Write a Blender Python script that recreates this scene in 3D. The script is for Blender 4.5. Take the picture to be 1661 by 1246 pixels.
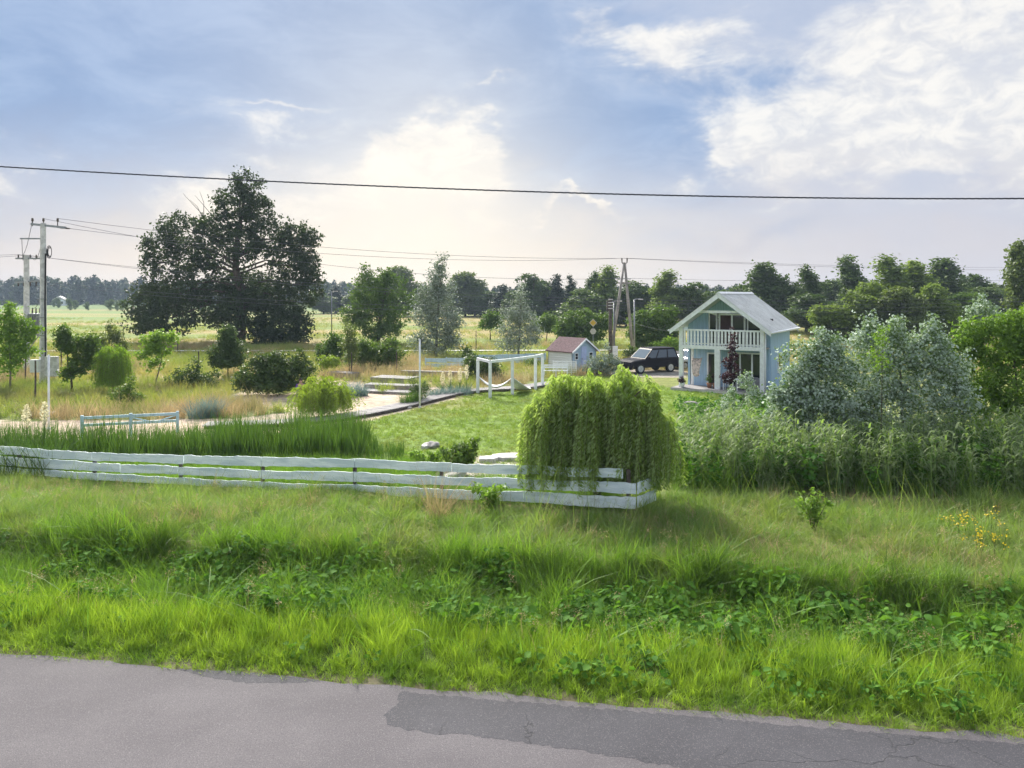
import bpy, bmesh, math, random
import numpy as np
from mathutils import Vector, Matrix, Euler
R = math.radians
rng = np.random.default_rng(7); random.seed(7)
for o in list(bpy.data.objects): bpy.data.objects.remove(o, do_unlink=True)
scn = bpy.context.scene
COL = scn.collection

# ------------------------------------------------------------------ camera
H = 5.7; F = 1200.0; CX, CY = 830.5, 623.0
HY = 480.0                              # the photo's verticals are upright: level camera, shifted frame
cam_d = bpy.data.cameras.new('camera'); cam = bpy.data.objects.new('camera', cam_d); COL.objects.link(cam)
cam_d.sensor_width = 36; cam_d.lens = F / 1661 * 36; cam_d.clip_end = 20000; cam_d.clip_start = 0.1
cam.location = (0, 0, H); cam.rotation_euler = (math.pi / 2, 0, 0); cam_d.shift_y = -(CY - HY) / 1661
scn.camera = cam

def ray(px, py):
    return (px - CX) / F, 1.0, -(py - HY) / F
def P(px, py, D):                     # photo pixel at a known distance -> place
    a, b, c = ray(px, py); return Vector((a * D / b, D, H + c * D / b))
def G(px, py, z=0.0):                 # photo pixel on the ground
    a, b, c = ray(px, py); D = (z - H) * b / c; return Vector((a * D / b, D, z))
def X(px, D): return (px - CX) / F * D * 1.0

# ------------------------------------------------------------------ world
SUN_AZ, SUN_EL = R(-22), R(35)
world = bpy.data.worlds.new('World'); scn.world = world; world.use_nodes = True
NT = world.node_tree; NT.nodes.clear()
def nd(nt, t, **kw):
    n = nt.nodes.new(t)
    for k, v in kw.items(): setattr(n, k, v)
    return n
def setin(nt, n, i, v):
    if hasattr(v, 'is_linked') or isinstance(v, bpy.types.NodeSocket): nt.links.new(v, n.inputs[i])
    elif v is not None: n.inputs[i].default_value = v
def mth(nt, op, a, b=None, c=None, clamp=False):
    n = nt.nodes.new('ShaderNodeMath'); n.operation = op; n.use_clamp = clamp
    setin(nt, n, 0, a); setin(nt, n, 1, b); setin(nt, n, 2, c)
    return n.outputs[0]
def mixc(nt, f, a, b, blend='MIX'):
    n = nt.nodes.new('ShaderNodeMix'); n.data_type = 'RGBA'; n.blend_type = blend; n.clamp_factor = True
    setin(nt, n, 0, f); 
    for i, v in ((6, a), (7, b)):
        if isinstance(v, bpy.types.NodeSocket): nt.links.new(v, n.inputs[i])
        else: n.inputs[i].default_value = (*v, 1) if len(v) == 3 else v
    return n.outputs[2]
def smooth(nt, x, a, b):
    n = nt.nodes.new('ShaderNodeMapRange'); n.interpolation_type = 'SMOOTHSTEP'
    setin(nt, n, 0, x); n.inputs[1].default_value = a; n.inputs[2].default_value = b
    n.inputs[3].default_value = 0; n.inputs[4].default_value = 1
    return n.outputs[0]
def noise(nt, vec, scale, detail=5, rough=0.55, dist=0.0, lac=2.0):
    n = nt.nodes.new('ShaderNodeTexNoise'); n.inputs['Scale'].default_value = scale
    n.inputs['Detail'].default_value = detail; n.inputs['Roughness'].default_value = rough
    n.inputs['Distortion'].default_value = dist
    if vec is not None: nt.links.new(vec, n.inputs['Vector'])
    return n
def vmul(nt, v, s):
    n = nt.nodes.new('ShaderNodeVectorMath'); n.operation = 'MULTIPLY'; nt.links.new(v, n.inputs[0]); n.inputs[1].default_value = s
    return n.outputs[0]

def build_sky():
    nt = NT
    tc = nd(nt, 'ShaderNodeTexCoord')
    nm = nd(nt, 'ShaderNodeVectorMath', operation='NORMALIZE'); nt.links.new(tc.outputs['Generated'], nm.inputs[0])
    d = nm.outputs[0]
    sp = nd(nt, 'ShaderNodeSeparateXYZ'); nt.links.new(d, sp.inputs[0])
    x, y, z = sp.outputs
    az0 = mth(nt, 'ARCTAN2', x, y); el0 = mth(nt, 'ARCSINE', z)
    w = noise(nt, vmul(nt, d, (1, 1, 1.7)), 5.0, 5, 0.6)
    ws = nd(nt, 'ShaderNodeSeparateColor'); nt.links.new(w.outputs['Color'], ws.inputs[0])
    az = mth(nt, 'ADD', az0, mth(nt, 'MULTIPLY', mth(nt, 'SUBTRACT', ws.outputs[0], 0.5), 0.34))
    el = mth(nt, 'ADD', el0, mth(nt, 'MULTIPLY', mth(nt, 'SUBTRACT', ws.outputs[1], 0.5), 0.20))
    # cloud masses: photo-measured directions, (px, py, radius px, radius py, weight); first the shaded slate decks, then the lit heads
    def field(blobs, az_, el_):
        S = 0.0
        for (px, py, rx, ry, wt) in blobs:
            a, b, c = ray(px, py); A = math.atan2(a, b); E = math.asin(c / math.sqrt(a*a+b*b+c*c))
            du = mth(nt, 'MULTIPLY', mth(nt, 'SUBTRACT', az_, A), F / rx); dv = mth(nt, 'MULTIPLY', mth(nt, 'SUBTRACT', el_, E), F / ry)
            q = mth(nt, 'MULTIPLY_ADD', du, du, mth(nt, 'MULTIPLY', dv, dv))
            S = mth(nt, 'MULTIPLY_ADD', mth(nt, 'EXPONENT', mth(nt, 'MULTIPLY', q, -0.8)), wt, S)
        return S
    deck = [(230, 60, 480, 130, 1.15), (110, 195, 260, 120, 1.15), (640, 100, 340, 95, 1.2), (960, 195, 180, 120, .95), (1170, 170, 120, 80, .55), (60, 320, 130, 50, .5), (1290, 225, 40, 26, .6), (585, 238, 34, 11, 1.1), (900, 370, 150, 45, .45), (1190, 378, 120, 20, .45)]
    lit = [(700, 262, 70, 62, 1.0), (795, 240, 50, 45, .7), (470, 235, 110, 26, .42), (330, 330, 120, 55, .62), (620, 350, 240, 60, .42), (1500, 95, 330, 150, .72), (1500, 240, 240, 60, .75), (1090, 45, 120, 40, .6), (1200, 240, 60, 16, .5), (-20, 258, 30, 30, .4), (790, 149, 60, 10, .55), (440, 186, 90, 8, .45), (960, 325, 60, 8, .6)]
    n2 = noise(nt, vmul(nt, d, (1, 1, 2.4)), 8.0, 7, 0.62, 0.4); f2 = mth(nt, 'SUBTRACT', n2.outputs[0], 0.5)
    n3 = noise(nt, vmul(nt, d, (1, 1, 3.2)), 2.4, 3, 0.5); f3 = mth(nt, 'SUBTRACT', n3.outputs[0], 0.5)
    dk = smooth(nt, mth(nt, 'MULTIPLY_ADD', f3, 1.4, mth(nt, 'MULTIPLY_ADD', f2, .35, field(deck, az, el))), -.15, .85)
    lt = mth(nt, 'MULTIPLY_ADD', f3, -1.1, mth(nt, 'MULTIPLY_ADD', f2, 1.1, field(lit, az, el)))
    # extra white cloud added in the unseen sky behind the camera, brightens camera-facing surfaces
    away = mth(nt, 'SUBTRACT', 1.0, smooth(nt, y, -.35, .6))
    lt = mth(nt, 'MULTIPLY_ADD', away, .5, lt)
    hard = smooth(nt, lt, .36, .76); soft = smooth(nt, lt, .12, .95)
    veil = mixc(nt, smooth(nt, f3, -.2, .25), (.49, .575, .745), (.62, .655, .765))
    cloud = mixc(nt, dk, veil, mixc(nt, smooth(nt, f2, -.18, .2), (.225, .36, .61), (.335, .47, .71)))
    cloud = mixc(nt, mth(nt, 'MULTIPLY', soft, .6), cloud, (.80, .785, .79))
    n5 = noise(nt, vmul(nt, d, (1, 1, 1.5)), 26.0, 4, 0.6, 0.6); f5 = mth(nt, 'ADD', mth(nt, 'SUBTRACT', n5.outputs[0], 0.5), mth(nt, 'MULTIPLY', f2, .8))
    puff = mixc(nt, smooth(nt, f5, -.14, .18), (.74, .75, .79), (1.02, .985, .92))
    puff = mixc(nt, away, puff, (1.05, 1.12, 1.22))  # brighter, bluer tone put into the unseen clouds to light the fronts
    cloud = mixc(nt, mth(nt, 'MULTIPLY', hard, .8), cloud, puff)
    # warm air near the horizon, warmest under the hidden sun
    a, b, c = ray(600, 400); SA = math.atan2(a, b)
    da = mth(nt, 'SUBTRACT', az0, SA)
    wa = mth(nt, 'EXPONENT', mth(nt, 'MULTIPLY', mth(nt, 'MULTIPLY', da, da), -5.0))
    we = mth(nt, 'SUBTRACT', 1.0, smooth(nt, mth(nt, 'MULTIPLY_ADD', f2, .12, el0), 0.0, 0.23))
    warmc = mixc(nt, wa, (.68, .63, .65), (1.06, .91, .72))
    warmf = mth(nt, 'MULTIPLY', we, mth(nt, 'MULTIPLY_ADD', wa, 0.22, 0.72))
    cloud = mixc(nt, warmf, cloud, warmc)
    a, b, c = ray(690, 330); gd = Vector((a, b, c)).normalized()
    dp = nd(nt, 'ShaderNodeVectorMath', operation='DOT_PRODUCT'); nt.links.new(d, dp.inputs[0]); dp.inputs[1].default_value = gd
    glow = mth(nt, 'EXPONENT', mth(nt, 'MULTIPLY', mth(nt, 'SUBTRACT', 1.0, dp.outputs['Value']), -42.0))
    cloud = mixc(nt, mth(nt, 'MULTIPLY', glow, .55), cloud, (1.08, 1.0, .86))
    sky = nd(nt, 'ShaderNodeTexSky', sky_type='NISHITA', sun_disc=False)
    sky.sun_elevation = SUN_EL; sky.sun_rotation = SUN_AZ; sky.air_density = 1.2; sky.dust_density = 2.0
    skyc = mixc(nt, 1.0, sky.outputs[0], (.07, .07, .07), 'MULTIPLY')
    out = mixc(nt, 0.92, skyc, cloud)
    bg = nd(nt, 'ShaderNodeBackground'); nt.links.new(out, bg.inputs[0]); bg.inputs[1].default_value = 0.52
    wo = nd(nt, 'ShaderNodeOutputWorld'); nt.links.new(bg.outputs[0], wo.inputs[0])
build_sky()
world.cycles.sampling_method = 'MANUAL'; world.cycles.sample_map_resolution = 512

sd = bpy.data.lights.new('sun', 'SUN'); sun = bpy.data.objects.new('sun', sd); COL.objects.link(sun)
sd.energy = 5.0; sd.angle = R(18); sd.color = (1.0, .94, .84)
sv = Vector((math.sin(SUN_AZ) * math.cos(SUN_EL), math.cos(SUN_AZ) * math.cos(SUN_EL), math.sin(SUN_EL)))
sun.rotation_euler = sv.to_track_quat('Z', 'Y').to_euler()
scn.view_settings.view_transform = 'Standard'; scn.view_settings.look = 'None'
scn.view_settings.exposure = 1.05; scn.view_settings.gamma = 1.0; scn.view_settings.use_curve_mapping = False
scn.render.engine = 'CYCLES'
cy = scn.cycles
cy.max_bounces = 6; cy.diffuse_bounces = 3; cy.glossy_bounces = 2; cy.transmission_bounces = 3; cy.transparent_max_bounces = 6
cy.volume_bounces = 0; cy.caustics_reflective = False; cy.caustics_refractive = False
cy.use_denoising = True; cy.use_adaptive_sampling = True; cy.adaptive_threshold = 0.02
try: cy.denoiser = 'OPENIMAGEDENOISE'; cy.denoising_prefilter = 'ACCURATE'
except Exception: pass
try: cy.use_light_tree = False
except Exception: pass

# ------------------------------------------------------------------ materials
def newmat(name):
    m = bpy.data.materials.new(name); m.use_nodes = True; m.node_tree.nodes.clear()
    o = m.node_tree.nodes.new('ShaderNodeOutputMaterial'); return m, m.node_tree, o
def mat(name, c, rough=0.7, var=0.15, scale=6.0, bump=0.0, bscale=40.0, stretch=(1, 1, 1), metal=0.0, spec=0.3, c2=None):
    m, nt, o = newmat(name)
    p = nd(nt, 'ShaderNodeBsdfPrincipled'); tc = nd(nt, 'ShaderNodeTexCoord')
    v = vmul(nt, tc.outputs['Object'], stretch)
    n = noise(nt, v, scale, 6, 0.6)
    c2 = c2 or tuple(k * (1 - var * 1.6) for k in c)
    f = smooth(nt, n.outputs[0], 0.38, 0.62)
    col = mixc(nt, f, c2, tuple(min(1, k * (1 + var * .4)) for k in c))
    nt.links.new(col, p.inputs['Base Color'])
    p.inputs['Roughness'].default_value = rough; p.inputs['Metallic'].default_value = metal
    p.inputs['Specular IOR Level'].default_value = spec
    if bump:
        b = nd(nt, 'ShaderNodeBump'); b.inputs['Strength'].default_value = bump; b.inputs['Distance'].default_value = 0.02
        n2 = noise(nt, v, bscale, 4, 0.6); nt.links.new(n2.outputs[0], b.inputs['Height']); nt.links.new(b.outputs[0], p.inputs['Normal'])
    nt.links.new(p.outputs[0], o.inputs[0]); return m
def leafmat(name, ca, cb, trans=0.4, back=None, patch=None, pscale=0.35, spec=0.25, rough=0.55, tc=None):
    """ca..cb per-leaf variation, back: paler leaf underside, patch: second tint in patches across the ground"""
    m, nt, o = newmat(name)
    at = nd(nt, 'ShaderNodeAttribute', attribute_name='rnd'); oi = nd(nt, 'ShaderNodeObjectInfo')
    f = mth(nt, 'ADD', mth(nt, 'MULTIPLY', at.outputs['Fac'], 0.6), mth(nt, 'MULTIPLY', oi.outputs['Random'], 0.4))
    col = mixc(nt, f, ca, cb)
    if patch:
        ge = nd(nt, 'ShaderNodeNewGeometry')
        pn = noise(nt, ge.outputs['Position'], pscale, 5, 0.6)
        col = mixc(nt, mth(nt, 'MULTIPLY', smooth(nt, pn.outputs[0], 0.42, 0.66), 0.85), col, patch)
    if back:
        ge2 = nd(nt, 'ShaderNodeNewGeometry'); col = mixc(nt, ge2.outputs['Backfacing'], col, back)
    p = nd(nt, 'ShaderNodeBsdfPrincipled'); nt.links.new(col, p.inputs['Base Color'])
    p.inputs['Roughness'].default_value = rough; p.inputs['Specular IOR Level'].default_value = spec
    t = nd(nt, 'ShaderNodeBsdfTranslucent')
    tcol = mixc(nt, 1.0, col, tc or (1.08, 1.12, .48), 'MULTIPLY'); nt.links.new(tcol, t.inputs[0])
    mx = nd(nt, 'ShaderNodeMixShader'); mx.inputs[0].default_value = trans
    nt.links.new(p.outputs[0], mx.inputs[1]); nt.links.new(t.outputs[0], mx.inputs[2]); nt.links.new(mx.outputs[0], o.inputs[0])
    return m
def glassmat(name, c=(.02, .025, .03)):
    m, nt, o = newmat(name); p = nd(nt, 'ShaderNodeBsdfPrincipled')
    p.inputs['Base Color'].default_value = (*c, 1); p.inputs['Roughness'].default_value = 0.06; p.inputs['Specular IOR Level'].default_value = 0.6
    nt.links.new(p.outputs[0], o.inputs[0]); return m

M = {}
M['bark'] = mat('bark', (.11, .085, .065), .9, .3, 8, .6, 30, (1, 1, .3))
M['greybark'] = mat('greybark', (.22, .20, .17), .9, .3, 8, .5, 30, (1, 1, .3))
M['oak'] = leafmat('oak_leaf', (.028, .052, .02), (.062, .095, .030), .30)
M['dark'] = leafmat('dark_leaf', (.058, .108, .036), (.125, .19, .055), .32)
M['mid'] = leafmat('mid_leaf', (.075, .145, .035), (.15, .235, .05), .4)
M['light'] = leafmat('light_leaf', (.15, .28, .045), (.27, .41, .07), .45)
M['maple'] = leafmat('maple_leaf', (.10, .20, .035), (.21, .34, .055), .45)
M['yell'] = leafmat('yellow_green_leaf', (.21, .31, .05), (.33, .44, .08), .45)
M['olive'] = leafmat('olive_leaf', (.10, .15, .055), (.17, .22, .08), .4)
M['birch'] = leafmat('birch_leaf', (.12, .19, .05), (.23, .31, .08), .42)
M['spruce'] = leafmat('spruce_needle', (.022, .048, .026), (.045, .075, .035), .2)
M['silver'] = leafmat('poplar_leaf', (.13, .225, .08), (.27, .38, .16), .3, back=(.46, .57, .47), tc=(1, 1, .8))
M['silver2'] = leafmat('silver_leaf', (.13, .19, .12), (.24, .30, .20), .3, back=(.34, .40, .35), tc=(1, 1, .8))
M['purple'] = leafmat('purple_leaf', (.035, .018, .025), (.075, .03, .04), .3, tc=(1.2, .7, .7))
M['willow'] = leafmat('willow_leaf', (.18, .30, .07), (.44, .56, .16), .55, back=(.42, .54, .24))
M['sand'] = None
M['verge'] = leafmat('verge_blade', (.20, .33, .04), (.36, .49, .075), .5, patch=(.11, .22, .03), pscale=.9)
M['ditchg'] = leafmat('ditch_blade', (.11, .25, .04), (.26, .41, .07), .48, patch=(.09, .17, .035), pscale=.9)
M['weed'] = leafmat('weed_leaf', (.05, .15, .026), (.15, .30, .05), .4, spec=.06, rough=.7)
M['meadow'] = leafmat('meadow_blade', (.13, .25, .05), (.30, .42, .12), .45, patch=(.25, .31, .10), pscale=.8)
M['dry'] = leafmat('dry_blade', (.40, .31, .17), (.55, .44, .27), .4, patch=(.24, .27, .10), pscale=.3, tc=(1, .95, .8))
M['rough'] = leafmat('rough_blade', (.19, .28, .07), (.35, .39, .13), .42, patch=(.40, .34, .17), pscale=.16)
M['lawnb'] = leafmat('lawn_blade', (.17, .27, .055), (.25, .35, .08), .45, patch=(.29, .31, .12), pscale=.35)
M['cattail'] = leafmat('cattail_blade', (.045, .11, .028), (.125, .215, .05), .4)
M['reed'] = leafmat('reed_blade', (.17, .30, .10), (.33, .45, .20), .42, back=(.22, .29, .14))
M['blue'] = leafmat('bluegrass_blade', (.13, .22, .20), (.22, .32, .29), .3, tc=(1, 1, 1))
M['cream'] = leafmat('cream_petal', (.75, .70, .50), (.85, .80, .62), .35, tc=(1, 1, .9))
M['yflower'] = leafmat('yellow_petal', (.65, .48, .04), (.80, .62, .06), .35, tc=(1, 1, .6))
M['white'] = mat('white_paint', (.83, .86, .90), .55, .06, 5)
M['fence'] = mat('fence_paint', (.86, .94, .97), .75, .10, 3, .5, 26, (.25, .25, 1.6), c2=(.62, .73, .78))
M['fenceb'] = mat('blue_fence_paint', (.50, .68, .78), .75, .10, 3, .3, 26)
M['bluewall'] = mat('blue_paint', (.36, .53, .74), .7, .10, 2.0, .25, 18, (6, 6, .3))
M['shedwall'] = mat('shed_blue_paint', (.36, .49, .62), .7, .10, 2.0, .25, 18, (6, 6, .3))
M['shedside'] = mat('shed_pale_paint', (.68, .72, .74), .7, .10, 2.0, .25, 18, (.3, .3, 8))
M['lav'] = mat('lavender_paint', (.42, .50, .74), .6, .06, 3)
M['metalroof'] = mat('metal_roof', (.74, .76, .76), .42, .08, 1.2, metal=.25, spec=.4)
M['redroof'] = mat('shingle_roof', (.12, .06, .075), .85, .25, 9, .5, 60)
M['glass'] = glassmat('window_glass'); M['carglass'] = glassmat('car_glass', (.05, .07, .10)); M['curtain'] = mat('curtain', (.085, .05, .05), .8, .2, 10, stretch=(6, 6, .3))
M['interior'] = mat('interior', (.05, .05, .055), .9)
M['concrete'] = mat('pole_concrete', (.72, .72, .74), .85, .15, 4, .3, 50)
M['wood'] = mat('grey_wood', (.36, .33, .31), .85, .22, 5, .5, 40, (1, 1, .2))
M['deck'] = mat('deck_wood', (.29, .28, .285), .8, .2, 3, .4, 30, (.3, 2, 1))
M['darkwood'] = mat('dark_wood', (.12, .10, .085), .85, .3, 5, .5, 40)
M['steel'] = mat('steel', (.33, .35, .37), .45, .1, 5, metal=.6)
M['black'] = mat('black_plastic', (.02, .02, .022), .5, .1)
M['rubber'] = mat('rubber', (.02, .02, .02), .85, .1)
M['wire'] = mat('wire_metal', (.16, .165, .18), .95, .1, spec=0.0)
M['cable'] = mat('cable_black', (.085, .09, .11), .9, .1, spec=.05)
M['carblack'] = mat('black_car_paint', (.010, .009, .014), .45, .05, spec=.10)
M['carsilver'] = mat('silver_car_paint', (.50, .52, .54), .25, .04, metal=.2, spec=.2)
M['rim'] = mat('alloy', (.50, .51, .53), .3, .05, metal=.7)
M['lamp'] = mat('headlight', (.70, .74, .78), .15, .1, spec=.7)
M['stone'] = mat('stone', (.42, .40, .39), .9, .25, 4, .7, 18)
M['pale'] = mat('pale_slab', (.60, .58, .57), .85, .12, 4, .4, 22)
M['skin'] = mat('skin', (.50, .33, .25), .6, .05)
M['hair'] = mat('hair', (.07, .05, .04), .7, .2)
M['shirt'] = mat('purple_cloth', (.15, .09, .30), .85, .12, 12)
M['trouser'] = mat('grey_cloth', (.50, .48, .52), .85, .12, 12)
M['cloth'] = mat('hammock_cloth', (.70, .70, .70), .9, .12, 8)
M['pinkcloth'] = mat('pink_cloth', (.72, .58, .55), .9, .25, 8)
M['wicker'] = mat('wicker', (.22, .22, .25), .8, .2, 30, .4, 80)
M['cushion'] = mat('cushion', (.34, .35, .40), .9, .1)
M['terra'] = mat('terracotta', (.32, .15, .09), .85, .2)
M['signy'] = mat('sign_yellow', (.55, .36, .05), .5, .05); M['signw'] = mat('sign_white', (.45, .44, .38), .5, .05)

# ------------------------------------------------------------------ mesh helpers
class MB:
    def __init__(s): s.v = []; s.f = []
    def add(s, vs, fs):
        n = len(s.v); s.v += [tuple(v) for v in vs]; s.f += [tuple(i + n for i in f) for f in fs]; return s
    def box(s, c, d, rot=None):
        c = Vector(c); h = [k / 2 for k in d]
        vs = [Vector((sx*h[0], sy*h[1], sz*h[2])) for sx in (-1, 1) for sy in (-1, 1) for sz in (-1, 1)]
        if rot is not None: vs = [rot @ v for v in vs]
        return s.add([v + c for v in vs], [(0,1,3,2),(4,6,7,5),(0,4,5,1),(2,3,7,6),(0,2,6,4),(1,5,7,3)])
    def b2(s, lo, hi):
        return s.box([(a+b)/2 for a, b in zip(lo, hi)], [abs(b-a) for a, b in zip(lo, hi)])
    def tube(s, pts, rad, n=8, cap=True):
        pts = [Vector(p) for p in pts]; m = len(pts)
        if not hasattr(rad, '__len__'): rad = [rad] * m
        vs = []
        for i, p in enumerate(pts):
            t = (pts[min(i+1, m-1)] - pts[max(i-1, 0)])
            t = t.normalized() if t.length > 1e-9 else Vector((0, 0, 1))
            up = Vector((1, 0, 0)) if abs(t.z) > .9 else Vector((0, 0, 1))
            a = t.cross(up).normalized(); b = t.cross(a)
            for k in range(n):
                th = 2 * math.pi * k / n; vs.append(p + (a * math.cos(th) + b * math.sin(th)) * rad[i])
        fs = []
        for i in range(m - 1):
            for k in range(n):
                k2 = (k+1) % n; fs.append((i*n+k, i*n+k2, (i+1)*n+k2, (i+1)*n+k))
        if cap: fs.append(tuple(range(n))[::-1]); fs.append(tuple((m-1)*n+k for k in range(n)))
        return s.add(vs, fs)
    def prism(s, prof, y0, y1, ax='y'):                 # profile in (x,z), extruded along y
        n = len(prof)
        f = (lambda p, y: (p[0], y, p[1])) if ax == 'y' else (lambda p, y: (y, p[0], p[1]))
        vs = [f(p, y0) for p in prof] + [f(p, y1) for p in prof]
        return s.add(vs, [tuple(range(n)), tuple(range(2*n-1, n-1, -1))] + [(i, i+n, (i+1) % n + n, (i+1) % n) for i in range(n)])
    def build(s, name, m, parent=None, smooth=False, loc=None, rz=0, bevel=0):
        me = bpy.data.meshes.new(name); me.from_pydata(s.v, [], s.f); me.update()
        bm = bmesh.new(); bm.from_mesh(me); bmesh.ops.recalc_face_normals(bm, faces=bm.faces); bm.to_mesh(me); bm.free()
        if smooth: me.polygons.foreach_set('use_smooth', [True] * len(me.polygons))
        if m: me.materials.append(M[m] if isinstance(m, str) else m)
        o = bpy.data.objects.new(name, me); COL.objects.link(o)
        if parent: o.parent = parent
        if loc is not None: o.location = loc
        o.rotation_euler.z = rz
        if bevel:
            b = o.modifiers.new('bevel', 'BEVEL'); b.width = bevel; b.segments = 2; b.limit_method = 'ANGLE'
        return o
def tag(o, label=None, cat=None, group=None, kind=None):
    for k, v in (('label', label), ('category', cat), ('group', group), ('kind', kind)):
        if v: o[k] = v
    return o
def empty(name, loc, rz=0, label=None, cat=None, group=None):
    o = bpy.data.objects.new(name, None); COL.objects.link(o); o.location = loc; o.rotation_euler.z = rz
    o.empty_display_size = .2
    return tag(o, label, cat, group)
def npmesh(name, V, Fq, rnd=None, m=None, smooth=False):
    """V (n,3), Fq (k,4) quads as arrays"""
    me = bpy.data.meshes.new(name); n = len(V); k, w = Fq.shape
    me.vertices.add(n); me.vertices.foreach_set('co', np.ascontiguousarray(V, np.float32).ravel())
    me.loops.add(k * w); me.loops.foreach_set('vertex_index', np.ascontiguousarray(Fq, np.int32).ravel())
    me.polygons.add(k); me.polygons.foreach_set('loop_start', np.arange(0, k*w, w, dtype=np.int32))
    me.update(calc_edges=True)
    if rnd is not None:
        a = me.attributes.new('rnd', 'FLOAT', 'POINT'); a.data.foreach_set('value', np.ascontiguousarray(rnd, np.float32))
    if smooth: me.polygons.foreach_set('use_smooth', np.ones(k, bool))
    if m: me.materials.append(M[m] if isinstance(m, str) else m)
    return me
def link(name, me, parent=None, loc=None, rz=0):
    o = bpy.data.objects.new(name, me); COL.objects.link(o)
    if parent: o.parent = parent
    if loc is not None: o.location = loc
    o.rotation_euler.z = rz; return o
def unit(a): return a / np.maximum(np.linalg.norm(a, axis=-1, keepdims=True), 1e-9)

def leaf_quads(pos, nrm, size, aspect=.6, fold=.15, axis=None):
    """one folded rhombus per leaf"""
    n = len(pos); r = rng.normal(size=(n, 3)) if axis is None else axis
    nrm = unit(nrm); a = unit(r - nrm * (r * nrm).sum(1, keepdims=True)) if axis is None else unit(axis); b = unit(np.cross(nrm, a)); nrm = np.cross(a, b)
    s = size[:, None] if hasattr(size, '__len__') else size
    V = np.stack([pos - a*s*.5, pos + b*s*aspect*.5 + nrm*s*fold + a*s*.05, pos + a*s*.5, pos - b*s*aspect*.5 + nrm*s*fold + a*s*.05], 1).reshape(-1, 3)
    Q = np.arange(4*n).reshape(n, 4)
    return V, Q, np.repeat(rng.random(n), 4)
def crown_mesh(name, lobes, m, clumps, per, clump_r, leaf, aspect=.65, shell=.45, rough=.8, seed=0, core=None):
    """lobes: (cx,cy,cz,rx,ry,rz). Leaf clumps spread through each lobe, thicker to its outside."""
    global rng; keep = rng; rng = np.random.default_rng(seed + 11)
    lb = np.array(lobes, float); vol = (lb[:, 3]*lb[:, 4]*lb[:, 5]) ** (2/3); pr = vol / vol.sum()
    i = rng.choice(len(lb), clumps, p=pr); d = unit(rng.normal(size=(clumps, 3)))
    rr = shell + (1-shell) * rng.random(clumps) ** .6
    rr *= 1 + .12 * rng.normal(size=clumps)
    c = lb[i, :3] + d * lb[i, 3:] * rr[:, None]
    cr = clump_r * rng.uniform(.6, 1.3, clumps)
    k = np.repeat(np.arange(clumps), per)
    off = rng.normal(size=(len(k), 3)) * .5; off[:, 2] *= .7
    pos = c[k] + off * cr[k][:, None]
    nrm = d[k] * .5 + np.array([0, 0, .55]) + rng.normal(size=pos.shape) * rough
    V, Q, rn = leaf_quads(pos, nrm, leaf * rng.uniform(.6, 1.3, len(pos)), aspect)
    rn = np.clip(rn * .7 + np.repeat(rng.random(clumps)[k], 4) * .3, 0, 1)
    rng = keep
    return npmesh(name, V, Q, rn, m)
def limbs(mb, base, top, r0, lobes, r1=.25, n=8, frm=.25):
    """tapered, slightly bent trunk with a limb to each lobe"""
    base = Vector(base); top = Vector(top); rs = random.Random(len(lobes) * 7 + int(r0 * 1000))
    ax = []; K = 7
    for k in range(K):
        t = k / (K - 1); j = r0 * .8 * math.sin(math.pi * t)
        ax.append(base.lerp(top, t) + Vector((rs.uniform(-j, j), rs.uniform(-j, j), 0)))
    rad = [r0 * (1.35 if k == 0 else 1 - .85 * k / (K - 1)) for k in range(K)]
    mb.tube(ax, rad, n)
    for l in lobes:
        c = Vector(l[:3]); t = frm + (1 - frm) * max(0, min(1, (c.z - base.z) / max(.01, (top.z - base.z)) * .75 - .1)); f = t * (K - 1); i = min(K - 2, int(f))
        s = ax[i].lerp(ax[i+1], f - i); mid = s.lerp(c, .5) + Vector((rs.uniform(-.1, .1), rs.uniform(-.1, .1), .12)) * (c - s).length
        rl = r0 * r1 * (1.1 - t * .6)
        mb.tube([s, s.lerp(mid, .5) + Vector((0, 0, .02)), mid, mid.lerp(c, .6), c], [rl, rl*.85, rl*.65, rl*.45, rl*.2], 6)
        for q in range(3):
            e = c + Vector((rs.uniform(-1, 1) * l[3], rs.uniform(-1, 1) * l[4], rs.uniform(-.4, .9) * l[5])) * .75
            mb.tube([mid.lerp(c, .5), (mid.lerp(c, .5) + e) / 2 + Vector((0, 0, .03 * l[5])), e], [rl*.45, rl*.3, rl*.1], 5)
    return mb

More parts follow.
